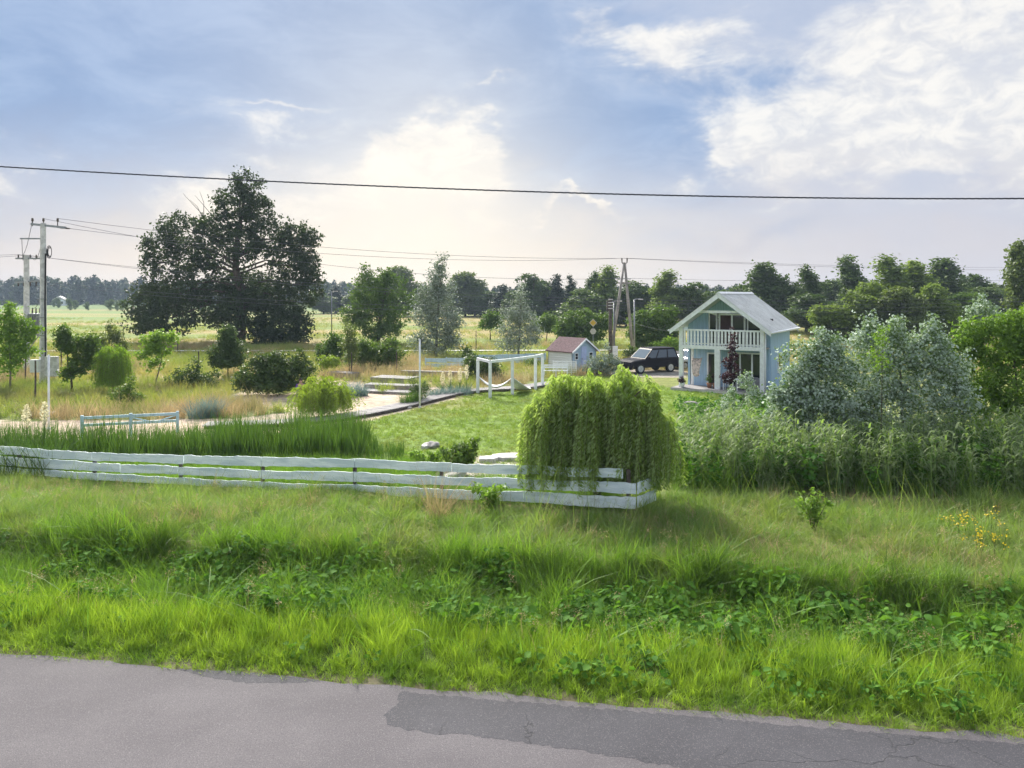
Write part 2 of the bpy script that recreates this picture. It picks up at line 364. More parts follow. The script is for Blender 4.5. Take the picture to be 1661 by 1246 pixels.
# grass and reeds: prototypes that the scatter objects repeat
def blades(n, h, w, rad, lean, curve, seed, segs=3, hvar=.35, wind=(0, 0), droop=0.0):
    r = np.random.default_rng(seed); V = []; Q = []; rn = []
    for b in range(n):
        a = r.uniform(0, 6.283); q = rad * math.sqrt(r.random()); p0 = np.array([math.cos(a)*q, math.sin(a)*q, 0])
        hh = h * (1 + hvar * r.normal()); hh = max(.3*h, hh); da = r.uniform(0, 6.283) if lean < 9 else a
        dirv = np.array([math.cos(da), math.sin(da), 0]); sd_ = np.array([-dirv[1], dirv[0], 0]); sa = r.uniform(0, 3.14); sd_ = sd_ * math.cos(sa) + dirv * math.sin(sa) * .7
        le = abs(r.normal()) * lean * hh; cu = abs(r.normal()) * curve * hh; ww = w * r.uniform(.6, 1.3); rv = r.random(); base = len(V)
        for k in range(segs + 1):
            t = k / segs; c = p0 + dirv * (le * t + cu * t * t) + np.array([wind[0], wind[1], 0]) * hh * t * t + np.array([0, 0, hh * (t - droop * t * t * t)])
            wk = ww * (1 - t ** 1.6) * .5 + ww * .04
            V += [c - sd_ * wk, c + sd_ * wk]; rn += [rv, rv]
        for k in range(segs): i = base + 2*k; Q.append((i, i+1, i+3, i+2))
    return np.array(V), np.array(Q), np.array(rn)
def proto(name, parts, m):
    Vs = []; Qs = []; rs = []; n = 0
    for V, Q, r_ in parts: Vs.append(V); Qs.append(Q + n); rs.append(r_); n += len(V)
    me = npmesh(name, np.concatenate(Vs), np.concatenate(Qs), np.concatenate(rs), m, True)
    return bpy.data.objects.new(name, me)
def scatter(name, pts, protos, scl, label, cat, tilt=.12, sclz=None):
    pts = np.asarray(pts, float); n = len(pts)
    me = bpy.data.meshes.new(name); me.vertices.add(n); me.vertices.foreach_set('co', pts.astype(np.float32).ravel())
    rot = np.stack([rng.normal(size=n)*tilt, rng.normal(size=n)*tilt, rng.uniform(0, 6.283, n)], 1)
    s3 = np.repeat(np.asarray(scl, float)[:, None], 3, 1)
    if sclz is not None: s3[:, 2] *= sclz
    for nm_, dat in (('rot', rot), ('scl', s3)):
        a = me.attributes.new(nm_, 'FLOAT_VECTOR', 'POINT'); a.data.foreach_set('vector', dat.astype(np.float32).ravel())
    a = me.attributes.new('idx', 'INT', 'POINT'); a.data.foreach_set('value', rng.integers(0, len(protos), n).astype(np.int32))
    c = bpy.data.collections.new(name + '_kinds')
    for p in protos: c.objects.link(p)
    g = bpy.data.node_groups.new(name, 'GeometryNodeTree')
    g.interface.new_socket('Geometry', in_out='INPUT', socket_type='NodeSocketGeometry'); g.interface.new_socket('Geometry', in_out='OUTPUT', socket_type='NodeSocketGeometry')
    gi = g.nodes.new('NodeGroupInput'); go = g.nodes.new('NodeGroupOutput'); ip = g.nodes.new('GeometryNodeInstanceOnPoints'); ci = g.nodes.new('GeometryNodeCollectionInfo')
    ci.inputs[0].default_value = c; ci.inputs[1].default_value = True; ci.inputs[2].default_value = True
    def na(nm_, t):
        q = g.nodes.new('GeometryNodeInputNamedAttribute'); q.data_type = t; q.inputs[0].default_value = nm_; return q.outputs[0]
    g.links.new(gi.outputs[0], ip.inputs['Points']); g.links.new(ci.outputs[0], ip.inputs['Instance']); ip.inputs['Pick Instance'].default_value = True
    g.links.new(na('idx', 'INT'), ip.inputs['Instance Index']); g.links.new(na('rot', 'FLOAT_VECTOR'), ip.inputs['Rotation']); g.links.new(na('scl', 'FLOAT_VECTOR'), ip.inputs['Scale'])
    g.links.new(ip.outputs[0], go.inputs[0])
    o = link(name, me); md = o.modifiers.new('scatter', 'NODES'); md.node_group = g
    return tag(o, label, cat, None, 'stuff')
def vnoise(x, y, s, seed=0):
    """cheap smooth value noise, 0..1"""
    x = np.asarray(x, float) / s + seed * 17.3; y = np.asarray(y, float) / s + seed * 9.1
    xi = np.floor(x); yi = np.floor(y); fx = x - xi; fy = y - yi; fx = fx*fx*(3-2*fx); fy = fy*fy*(3-2*fy)
    def hsh(a, b): return np.modf(np.abs(np.sin(a * 127.1 + b * 311.7 + seed) * 43758.5453))[0]
    return (hsh(xi, yi)*(1-fx) + hsh(xi+1, yi)*fx)*(1-fy) + (hsh(xi, yi+1)*(1-fx) + hsh(xi+1, yi+1)*fx)*fy
def inpoly(px, py, poly):
    c = np.zeros(np.shape(px), bool); n = len(poly)
    for i in range(n):
        x1, y1 = poly[i][:2]; x2, y2 = poly[(i+1) % n][:2]
        with np.errstate(divide='ignore', invalid='ignore'):
            c ^= ((y1 > py) != (y2 > py)) & (px < (x2-x1)*(py-y1)/(y2-y1+1e-12) + x1)
    return c
def sample_poly(poly, dens):
    xs = [p[0] for p in poly]; ys = [p[1] for p in poly]; A = (max(xs)-min(xs))*(max(ys)-min(ys)); n = int(A*dens)
    x = rng.uniform(min(xs), max(xs), n); y = rng.uniform(min(ys), max(ys), n); k = inpoly(x, y, poly)
    return x[k], y[k]
def in_view(x, y, margin=1.0): return (np.abs(x) < y * .70 + margin) & (y > 7)
def sm(t): t = np.clip(t, 0, 1); return t*t*(3-2*t)

# ------------------------------------------------------------------ ground
RA, RB = G(0, 1058), G(1661, 1197)
rt = (RB - RA).normalized(); rn_ = Vector((-rt.y, rt.x, 0))          # along the road, and away from it
def sdist(x, y): return (x - RA.x) * rn_.x + (y - RA.y) * rn_.y
def tdist(x, y): return (x - RA.x) * rt.x + (y - RA.y) * rt.y
def hgt(x, y):
    x = np.asarray(x, float); y = np.asarray(y, float); s = sdist(x, y)
    prof = np.interp(s, [-30, -7.5, -6.4, -6, -.3, .1, 1.6, 2.7, 4.1, 4.8, 5.5, 9], [-.3, -.1, -.06, -.08, -.08, -.02, -.02, -.43, -.41, .10, .16, .0])
    z = prof + (vnoise(x, y, .7, 7) - .5) * .12 * sm((s-4.4)/.8) * (1 - sm((s-12)/4)) + (vnoise(x, y, 1.3, 1) - .5) * .14 * sm((s-.5)/1.5) * (1 - sm((s-11)/4)) + (vnoise(x, y, 5, 2) - .5) * .16 * sm((s-5)/2) * (1 - sm((y-26)/8))
    z = z - .42 * sm((-x-5)/9) * sm((s-6)/4) * (1 - sm((y-27)/7))
    far = sm((y-60)/120)
    return z + far * (vnoise(x, y, 90, 3) - .5) * .6
def hz(x, y): return float(hgt(x, y))

PX = lambda pts: [tuple(G(a, b)[:2]) for a, b in pts]
LAWN = PX([(520, 704), (560, 686), (640, 672), (690, 658), (765, 638), (850, 626), (900, 612), (1000, 612), (1098, 632), (1240, 648), (1260, 690), (1120, 700), (860, 770), (700, 760), (640, 750)])
SAND = PX([(-80, 681), (-80, 708), (200, 706), (440, 700), (560, 690), (690, 660), (775, 636), (700, 628), (620, 640), (590, 622), (520, 616), (470, 640), (392, 634), (372, 646), (425, 658), (470, 668), (400, 678), (250, 681), (100, 682)])
SAND2 = PX([(770, 742), (830, 735), (900, 738), (900, 775), (720, 792), (690, 775)])
DRIVE = PX([(985, 612), (1000, 600), (1110, 600), (1110, 612)])
def ground():
    def axis(segs):
        out = [segs[0][0]]
        for a, b, s0, s1 in segs:
            v = a; 
            while v < b - 1e-6:
                st = s0 + (s1 - s0) * (v - a) / (b - a); v = min(b, v + st); out.append(v)
        return np.array(out)
    ys = axis([(-60, 6, 8, 1), (6, 20, .22, .22), (20, 60, .26, .55), (60, 140, .6, 3), (140, 400, 3, 30), (400, 6000, 30, 900)])
    xp = axis([(0, 32, .28, .5), (32, 80, .5, 3), (80, 400, 3, 40), (400, 6000, 40, 900)]); xs = np.concatenate([-xp[::-1][:-1], xp])
    gx, gy = np.meshgrid(xs, ys); Z = hgt(gx, gy); nx, ny = len(xs), len(ys)
    V = np.stack([gx, gy, Z], -1).reshape(-1, 3)
    i = np.arange((ny-1)*(nx-1)); r, c = i // (nx-1), i % (nx-1); a = r*nx + c
    Q = np.stack([a, a+1, a+nx+1, a+nx], 1)
    x, y = V[:, 0], V[:, 1]; s = sdist(x, y); n1 = vnoise(x, y, 2.2, 4); n2 = vnoise(x, y, 9, 5); n3 = vnoise(x*.25, y, 14, 6); n4 = vnoise(x*.12, y, 30, 8)
    def C(*c): return np.array(c)
    col = np.tile(C(.10, .15, .04), (len(V), 1)) * (0.7 + .6*n1[:, None])
    def lay(w, c):
        nonlocal col
        w = np.clip(w, 0, 1)[:, None]; col = col*(1-w) + np.asarray(c)*w
    lay((s > 4.6)*1., C(.17, .21, .07)); lay((s > 4.6) * sm((n1-.5)*3), C(.24, .23, .11))
    lay(sm((y-36)/4), C(.20, .23, .075)); lay(sm((y-40)/6) * sm((n2-.45)*4), C(.33, .28, .14))
    # fields beyond the garden: mown strips and stubble
    lay(sm((y-72)/6), C(.19, .25, .07)); lay(sm((y-84)/5) * sm((n3-.38)*5), C(.33, .28, .13)); lay(sm((y-120)/20) * sm((n4-.35)*4), C(.31, .27, .12))
    lay(sm((y-150)/30) * sm((-x-40)/30) * sm((n4-.25)*3), C(.17, .25, .08)); lay(sm((y-260)/80), C(.13, .20, .07))
    jx = (n1-.5)*.9; jy = (vnoise(x, y, 1.1, 9)-.5)*.8
    lay(inpoly(x+jx, y+jy, LAWN)*1., C(.17, .26, .06)); lay(inpoly(x+jx, y+jy, LAWN) * sm((n2-.5)*3), C(.27, .28, .11))
    lay(inpoly(x+jx*.6, y+jy*.6, SAND)*1., C(.56, .46, .38)); lay(inpoly(x, y, SAND2)*1., C(.52, .48, .44)); lay(inpoly(x+jx, y+jy, DRIVE)*1., C(.36, .33, .30))
    lay((s < .22) * (s > -.6) * 1., C(.20, .18, .12)); lay((s < -6.2)*1., C(.12, .17, .05))
    me = npmesh('ground', V, Q, None, None, True)
    at = me.attributes.new('col', 'FLOAT_COLOR', 'POINT'); at.data.foreach_set('color', np.concatenate([col, np.ones((len(col), 1))], 1).astype(np.float32).ravel())
    m, nt, o = newmat('ground_soil'); p = nd(nt, 'ShaderNodeBsdfPrincipled'); a = nd(nt, 'ShaderNodeAttribute', attribute_name='col'); ge = nd(nt, 'ShaderNodeNewGeometry')
    na = noise(nt, ge.outputs['Position'], 3.0, 8, .7); nb = noise(nt, vmul(nt, ge.outputs['Position'], (.06, .5, 1)), 1.0, 6, .65)
    c = mixc(nt, smooth(nt, na.outputs[0], .3, .7), (.62, .62, .62), (1.25, 1.22, 1.15)); c2 = mixc(nt, smooth(nt, nb.outputs[0], .3, .7), (.78, .82, .8), (1.18, 1.12, 1.1))
    cc = mixc(nt, 1, mixc(nt, 1, a.outputs['Color'], c, 'MULTIPLY'), c2, 'MULTIPLY'); nt.links.new(cc, p.inputs['Base Color']); p.inputs['Roughness'].default_value = .95; p.inputs['Specular IOR Level'].default_value = .1
    b = nd(nt, 'ShaderNodeBump'); b.inputs['Strength'].default_value = .8; b.inputs['Distance'].default_value = .06; nt.links.new(na.outputs[0], b.inputs['Height']); nt.links.new(b.outputs[0], p.inputs['Normal'])
    nt.links.new(p.outputs[0], o.inputs[0]); me.materials.append(m)
    tag(link('ground', me), 'grassy ground with lawn, sand and mown fields', 'ground', None, 'structure')
ground()

# road, repairs
def asphalt(name, c, c2, cracks):
    m, nt, o = newmat(name); p = nd(nt, 'ShaderNodeBsdfPrincipled'); ge = nd(nt, 'ShaderNodeNewGeometry'); pos = ge.outputs['Position']
    n1 = noise(nt, pos, 75, 3, .7); n2 = noise(nt, pos, .7, 6, .6); n4 = noise(nt, vmul(nt, pos, (.15, 1.2, 1)), 1.0, 4, .5)
    vo = nd(nt, 'ShaderNodeTexVoronoi'); vo.inputs['Scale'].default_value = 85; nt.links.new(pos, vo.inputs['Vector'])
    sv_ = nd(nt, 'ShaderNodeSeparateColor'); nt.links.new(vo.outputs['Color'], sv_.inputs[0])
    base = mixc(nt, smooth(nt, n2.outputs[0], .35, .65), c, c2)
    base = mixc(nt, mth(nt, 'MULTIPLY', smooth(nt, n4.outputs[0], .4, .7), .25), base, tuple(k*.7 for k in c))
    sp = mixc(nt, smooth(nt, n1.outputs[0], .36, .64), (.72, .72, .74), (1.22, 1.2, 1.18)); base = mixc(nt, 1, base, sp, 'MULTIPLY')
    base = mixc(nt, mth(nt, 'MULTIPLY', mth(nt, 'GREATER_THAN', sv_.outputs[0], .91), .13), base, (.42, .40, .39)); base = mixc(nt, mth(nt, 'MULTIPLY', mth(nt, 'LESS_THAN', sv_.outputs[1], .12), .5), base, (.07, .07, .08))
    wv = noise(nt, pos, 2.5, 5, .6); wp = nd(nt, 'ShaderNodeVectorMath', operation='MULTIPLY_ADD'); nt.links.new(wv.outputs['Color'], wp.inputs[0]); wp.inputs[1].default_value = (.55, .55, 0); nt.links.new(pos, wp.inputs[2])
    ve = nd(nt, 'ShaderNodeTexVoronoi', feature='DISTANCE_TO_EDGE'); ve.inputs['Scale'].default_value = .75; nt.links.new(wp.outputs[0], ve.inputs['Vector'])
    gate = noise(nt, pos, .5, 2, .5)
    ck = mth(nt, 'MULTIPLY', mth(nt, 'SUBTRACT', 1, smooth(nt, ve.outputs['Distance'], .002, .009)), smooth(nt, gate.outputs[0], *cracks))
    base = mixc(nt, mth(nt, 'MULTIPLY', ck, .75), base, (.045, .045, .05))
    nt.links.new(base, p.inputs['Base Color']); p.inputs['Roughness'].default_value = .85; p.inputs['Specular IOR Level'].default_value = .25
    b = nd(nt, 'ShaderNodeBump'); b.inputs['Strength'].default_value = .6; b.inputs['Distance'].default_value = .008
    hh = mth(nt, 'SUBTRACT', n1.outputs[0], mth(nt, 'MULTIPLY', ck, 2)); nt.links.new(hh, b.inputs['Height']); nt.links.new(b.outputs[0], p.inputs['Normal']); nt.links.new(p.outputs[0], o.inputs[0])
    return m
def road():
    m1 = asphalt('asphalt', (.106, .099, .109), (.128, .120, .130), (.60, .68)); m2 = asphalt('asphalt_repair', (.056, .056, .066), (.070, .070, .081), (.46, .58))
    ts = np.concatenate([np.arange(-300, -12, 8), np.arange(-12, 32, .12), np.arange(32, 320, 8)]); V = []; Q = []
    for i, t in enumerate(ts):
        j = (vnoise(t, 0, .8, 3)-.5)*.22 + (vnoise(t, 0, .2, 4)-.5)*.07; j = float(j)
        for s in (j, -3, -6.2):
            q = RA + rt*t + rn_*s; V.append((q.x, q.y, 0.0))
    n = len(ts)
    for i in range(n-1):
        for k in range(2): Q.append((3*i+k, 3*i+k+1, 3*i+4+k, 3*i+3+k))
    me = npmesh('road', np.array(V), np.array(Q), None, m1); ro = tag(link('road', me), 'worn grey asphalt road along the bottom edge', 'road', None, 'structure')
    def patch(name, pix, jit, z):
        pts = [G(a, b) for a, b in pix]; out = []; r = random.Random(5)
        for i, p in enumerate(pts):
            q = pts[(i+1) % len(pts)]; k = max(1, int((q-p).length/.05))
            for w in range(k): out.append(p.lerp(q, w/k) + Vector((r.uniform(-jit, jit), r.uniform(-jit, jit), 0)))
        bm = bmesh.new(); vs = [bm.verts.new((p.x, p.y, z)) for p in out]; f = bm.faces.new(vs); f.normal_update()
        if f.normal.z < 0: f.normal_flip()
        bmesh.ops.triangulate(bm, faces=bm.faces[:]); me = bpy.data.meshes.new(name); bm.to_mesh(me); bm.free(); me.materials.append(m2)
        link(name, me, ro)
    patch('asphalt_patch', [(650, 1122), (760, 1132), (1000, 1152), (1300, 1178), (1661, 1208), (1900, 1228), (1900, 1330), (1300, 1275), (1090, 1243), (930, 1216), (760, 1192), (690, 1190), (630, 1176), (622, 1160), (645, 1142)], .028, .0015)
    patch('asphalt_patch', [(285, 1086), (330, 1086), (420, 1092), (520, 1104), (480, 1108), (400, 1108), (340, 1100)], .022, .0015)
road()

# ------------------------------------------------------------------ house
def house():
    O = G(1101, 632); rz = R(-32); O.z = hz(O.x, O.y)
    h = empty('house', O, rz, 'small pale blue two storey house with white balcony and metal roof', 'house')
    W = 5.05; Lw = 7.0; RC = 1.5                       # front width, wall length, recessed front
    ZB, ZE, ZR = 2.62, 3.62, 5.85; xm = W/2; OH = .46
    sl = (ZR-ZE)/(xm+OH)
    def roofz(x): return ZR - abs(x-xm)*sl
    fl = MB().b2((-.35, -.5, -.1), (W+.3, RC+.05, .14)).build('terrace', 'pale', h)
    for k in range(9): MB().b2((-.33, -.48+k*.215, .141), (W+.28, -.48+k*.215+.2, .165)).build('deck_board', 'deck', h)
    # walls: recessed front wall with openings, sides, back
    t = .14
    def wallx(y, spans, m='bluewall', nm='wall'):
        b = MB()
        for x0, x1, z0, z1 in spans: b.b2((x0, y, z0), (x1, y+t, z1))
        return b.build(nm, m, h)
    y0 = RC
    wallx(y0, [(.45, 1.28, .14, ZB), (1.28, 1.98, 2.22, ZB), (1.98, 2.55, .14, ZB), (2.55, 4.75, 2.3, ZB), (4.75, 5.0, .14, ZB)], nm='front_wall')
    # gable wall above balcony: polygon strips around windows
    def poly(pts): MB().prism(pts, y0, y0+t).build('gable_wall', 'bluewall', h)
    poly([(.1, ZB), (1.35, ZB), (1.35, roofz(1.35)-.12), (.1, roofz(.1)-.12)])
    poly([(1.35, 4.68), (W-1.35, 4.68), (W-1.35, roofz(1.35)-.12), (xm, ZR-.12), (1.35, roofz(1.35)-.12)])
    poly([(4.7, ZB), (W-.1, ZB), (W-.1, roofz(W-.1)-.12), (4.7, roofz(4.7)-.12)])
    for x in (0.02, W-.16):
        MB().b2((x, RC+t+.003, .0), (x+.14, Lw, ZE+.25)).build('side_wall', 'bluewall', h)
    bw = MB(); bw.prism([(.17, 0), (W-.17, 0), (W-.17, ZE+.2), (xm, ZR-.15), (.17, ZE+.2)], Lw-.16, Lw-.02); bw.build('back_wall', 'bluewall', h)
    # side wall window seen between the leaves
    sw = MB().b2((W-.02, 3.4, 1.0), (W+.05, 4.5, 2.2)).build('window', 'white', h); MB().b2((W+.05, 3.5, 1.1), (W+.062, 4.4, 2.1)).build('pane', 'glass', sw)
    # front ground floor joinery
    def window(x0, x1, z0, z1, nm, split=1, fr=.09, rail=None, extra=None):
        b = MB(); ya, yb = y0-.05, y0+.09
        b.b2((x0, ya, z0), (x0+fr, yb, z1)).b2((x1-fr, ya, z0), (x1, yb, z1)).b2((x0+fr, ya, z1-fr), (x1-fr, yb, z1)).b2((x0+fr, ya, z0), (x1-fr, yb, z0+fr))
        step = (x1-x0-fr)/split
        for k in range(1, split): b.b2((x0+k*step, ya, z0+fr), (x0+k*step+fr, yb, z1-fr))
        o = b.build(nm, 'white', h)
        for k in range(split): MB().b2((x0+k*step+fr, y0+.0, z0+fr), (x0+(k+1)*step, y0+.02, z1-fr)).build('pane', (extra[k] if extra else 'glass'), o)
        return o
    window(1.28, 1.98, .16, 2.22, 'glazed_door')
    window(2.55, 4.75, .16, 2.3, 'glazed_door', 3)
    window(2.0, 3.62, ZB+.05, 4.62, 'balcony_door', 2, .10, extra=['curtain', 'glass'])
    for sgn, xa, xb in ((1, 1.38, 1.92), (-1, 4.62, 3.70)):   # sloping-head windows beside the balcony door
        zt0, zt1 = roofz(xa)-.32, min(4.62, roofz(xb)-.32); b = MB(); fr = .09
        b.prism([(xa, ZB+.05), (xb, ZB+.05), (xb, zt1), (xa, zt0)], y0-.03, y0+.06); o = b.build('window', 'white', h)
        b = MB(); b.prism([(xa+sgn*fr, ZB+.14), (xb-sgn*fr, ZB+.14), (xb-sgn*fr, zt1-.12), (xa+sgn*fr, zt0-.07)], y0-.045, y0-.031); b.build('pane', 'glass', o)
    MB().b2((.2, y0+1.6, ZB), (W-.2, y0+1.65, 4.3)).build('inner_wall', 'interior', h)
    # posts, beam, balcony
    for x0, x1 in ((0, .25), (2.18, 2.5), (W-.25, W)): MB().b2((x0, 0, .165), (x1, .2, ZB-.1)).build('post', 'white', h, bevel=.01)
    MB().b2((0.26, RC-.02, .165), (.44, RC+.13, ZB-.1)).build('post', 'white', h)
    for x0 in (0.0, W-.25): MB().b2((x0+.01, .01, ZB+.122), (x0+.24, .19, ZE+.18)).build('post', 'white', h)
    MB().b2((0.002, .002, ZB-.1), (W-.002, .198, ZB+.12)).build('beam', 'white', h)
    MB().b2((.05, .2, ZB-.05), (W-.05, RC-.03, ZB+.03)).build('balcony_floor', 'deck', h)
    MB().b2((.25, .03, ZE-.02), (W-.25, .15, ZE+.08)).build('handrail', 'white', h, bevel=.01)
    MB().b2((.25, .05, ZB+.2), (W-.25, .13, ZB+.26)).build('bottom_rail', 'white', h)
    nb = 22; me = None
    for k in range(nb):
        x = .36 + k*(W-.72)/(nb-1)
        if me is None: o = MB().b2((-.055, .02, ZB+.13), (.055, .048, ZE-.02)).build('baluster', 'white', h); me = o.data
        else: o = link('baluster', me, h)
        o.location.x = x
    # roof: two slabs with barge boards, ribbed metal sheets and gutters
    yf, yb = -.35, Lw+.35
    for s in (-1, 1):
        def pt(d, up): # d: along slope from ridge 0..1 -> (x,z)
            return (xm + s*d*(xm+OH), ZR - d*(ZR-ZE) + up)
        r = MB(); r.prism([pt(0, .0), pt(1, .0), pt(1, -.10), pt(0, -.10)], yf+.03, yb-.03); ro = r.build('roof', 'white', h)
        r = MB(); r.prism([pt(-.004, .003), pt(1.02, .003), pt(1.02, .03), pt(-.004, .03)], yf-.02, yb+.02); r.build('roof_sheet', 'metalroof', ro)
        r = MB(); n = 34
        for k in range(n):
            y = yf + (k+.5)*(yb-yf)/n; r.prism([pt(0.0, .031), pt(1.02, .031), pt(1.02, .068), pt(0.0, .068)], y-.035, y+.035)
        r.build('roof_rib', 'metalroof', ro)
        r = MB(); r.prism([pt(0, .0), pt(1.0, .0), pt(1.0, -.24), pt(0, -.27)], yf, yf+.028); r.build('barge_board', 'white', h)
        r = MB(); r.prism([pt(0, .0), pt(1.0, .0), pt(1.0, -.24), pt(0, -.27)], yb-.028, yb); r.build('barge_board', 'white', h)
        x = xm + s*(xm+OH+.06); MB().tube([(x, yf, ZE-.02), (x, yb, ZE-.02)], .065, 8).build('gutter', 'white', h, True)
    MB().prism([(xm-.16, ZR-.02), (xm+.16, ZR-.02), (xm, ZR+.10)], yf-.03, yb+.03).build('ridge_cap', 'white', h)
    zc = 4.75; wc = (ZR-zc)/sl - .14; MB().b2((xm-wc, .0, zc-.07), (xm+wc, .12, zc+.08)).build('collar_beam', 'white', h)
    MB().tube([(W+.05, .1, ZE-.1), (W+.05, .1, .2)], .04, 8).build('downpipe', 'white', h, True)
    m4 = Matrix.Translation(O) @ Matrix.Rotation(rz, 4, 'Z')
    def at(x, y, z): return m4 @ Vector((x, y, z))
    # things on the porch
    s = empty('garden_sofa', at(4.05, .62, .165), rz, 'grey wicker sofa with cushions on the house terrace', 'sofa')
    MB().b2((-.75, -.35, .06), (.75, .35, .36)).build('seat_base', 'wicker', s, bevel=.02); MB().b2((.42, -.35, .361), (.75, .35, .72)).build('armrest', 'wicker', s, bevel=.02)
    MB().b2((-.75, .22, .361), (.42, .35, .75)).build('backrest', 'wicker', s, bevel=.02); MB().b2((-.72, -.34, .362), (.40, .2, .46)).build('cushion', 'cushion', s, bevel=.03)
    for x in (-.7, .7):
        for y in (-.3, .3): MB().b2((x-.03, y-.03, 0), (x+.03, y+.03, .06)).build('leg', 'black', s)
    tb = empty('garden_table', at(3.1, .25, .165), rz, 'small white table beside the grey wicker sofa', 'table')
    MB().b2((-.45, -.25, .62), (.45, .25, .66)).build('table_top', 'white', tb)
    for x in (-.4, .4):
        for y in (-.2, .2): MB().b2((x-.02, y-.02, 0), (x+.02, y+.02, .62)).build('leg', 'white', tb)
    hc = empty('hammock_chair', at(.95, .55, .165), rz, 'white and pink hanging hammock chair on the porch', 'hammock chair')
    MB().tube([(0, 0, 2.38), (0, 0, 1.75)], .012, 6).build('rope', 'white', hc); MB().tube([(-.33, 0, 1.72), (.33, 0, 1.72)], .022, 8).build('spreader_bar', 'wood', hc)
    b = MB(); nu, nv = 9, 9; vs = []
    for i in range(nu):
        u = i/(nu-1)*2-1
        for j in range(nv):
            v = j/(nv-1); vs.append((u*.32*(1-.45*math.sin(v*1.57)), -.25*math.sin(v*3.14), 1.7-1.15*math.sin(v*3.14/2)**.9 + (.45*(v-.75) if v > .75 else 0) + .12*u*u))
    b.add(vs, [(i*nv+j, i*nv+j+1, (i+1)*nv+j+1, (i+1)*nv+j) for i in range(nu-1) for j in range(nv-1)]); o = b.build('sling', 'pinkcloth', hc, True)
    sm_ = o.modifiers.new('thick', 'SOLIDIFY'); sm_.thickness = .02
    for i, (x, lab, lm, pm) in enumerate([(.28, 'purple flower pot at the left porch post', 'purple', 'white'), (1.75, 'terracotta plant pot by the glazed house door', 'mid', 'terra'), (2.1, 'taller terracotta pot of red leaves beside the middle porch post', 'purple', 'terra')]):
        q = empty('flower_pot', at(x, .45 if i else -.2, .165), 0, lab, 'flower pot', 'pots on the house terrace'); b = MB(); b.tube([(0, 0, 0), (0, 0, .22), (0, 0, .3), (0, 0, .3)], [.11, .16, .18, .14], 12); b.build('pot', pm, q, True)
        link('foliage', crown_mesh('potplant', [(0, 0, .42+.1*i, .2, .2, .2+.08*i)], lm, 40, 12, .09, .07, seed=40+i), q)
    return at
house_at = house()

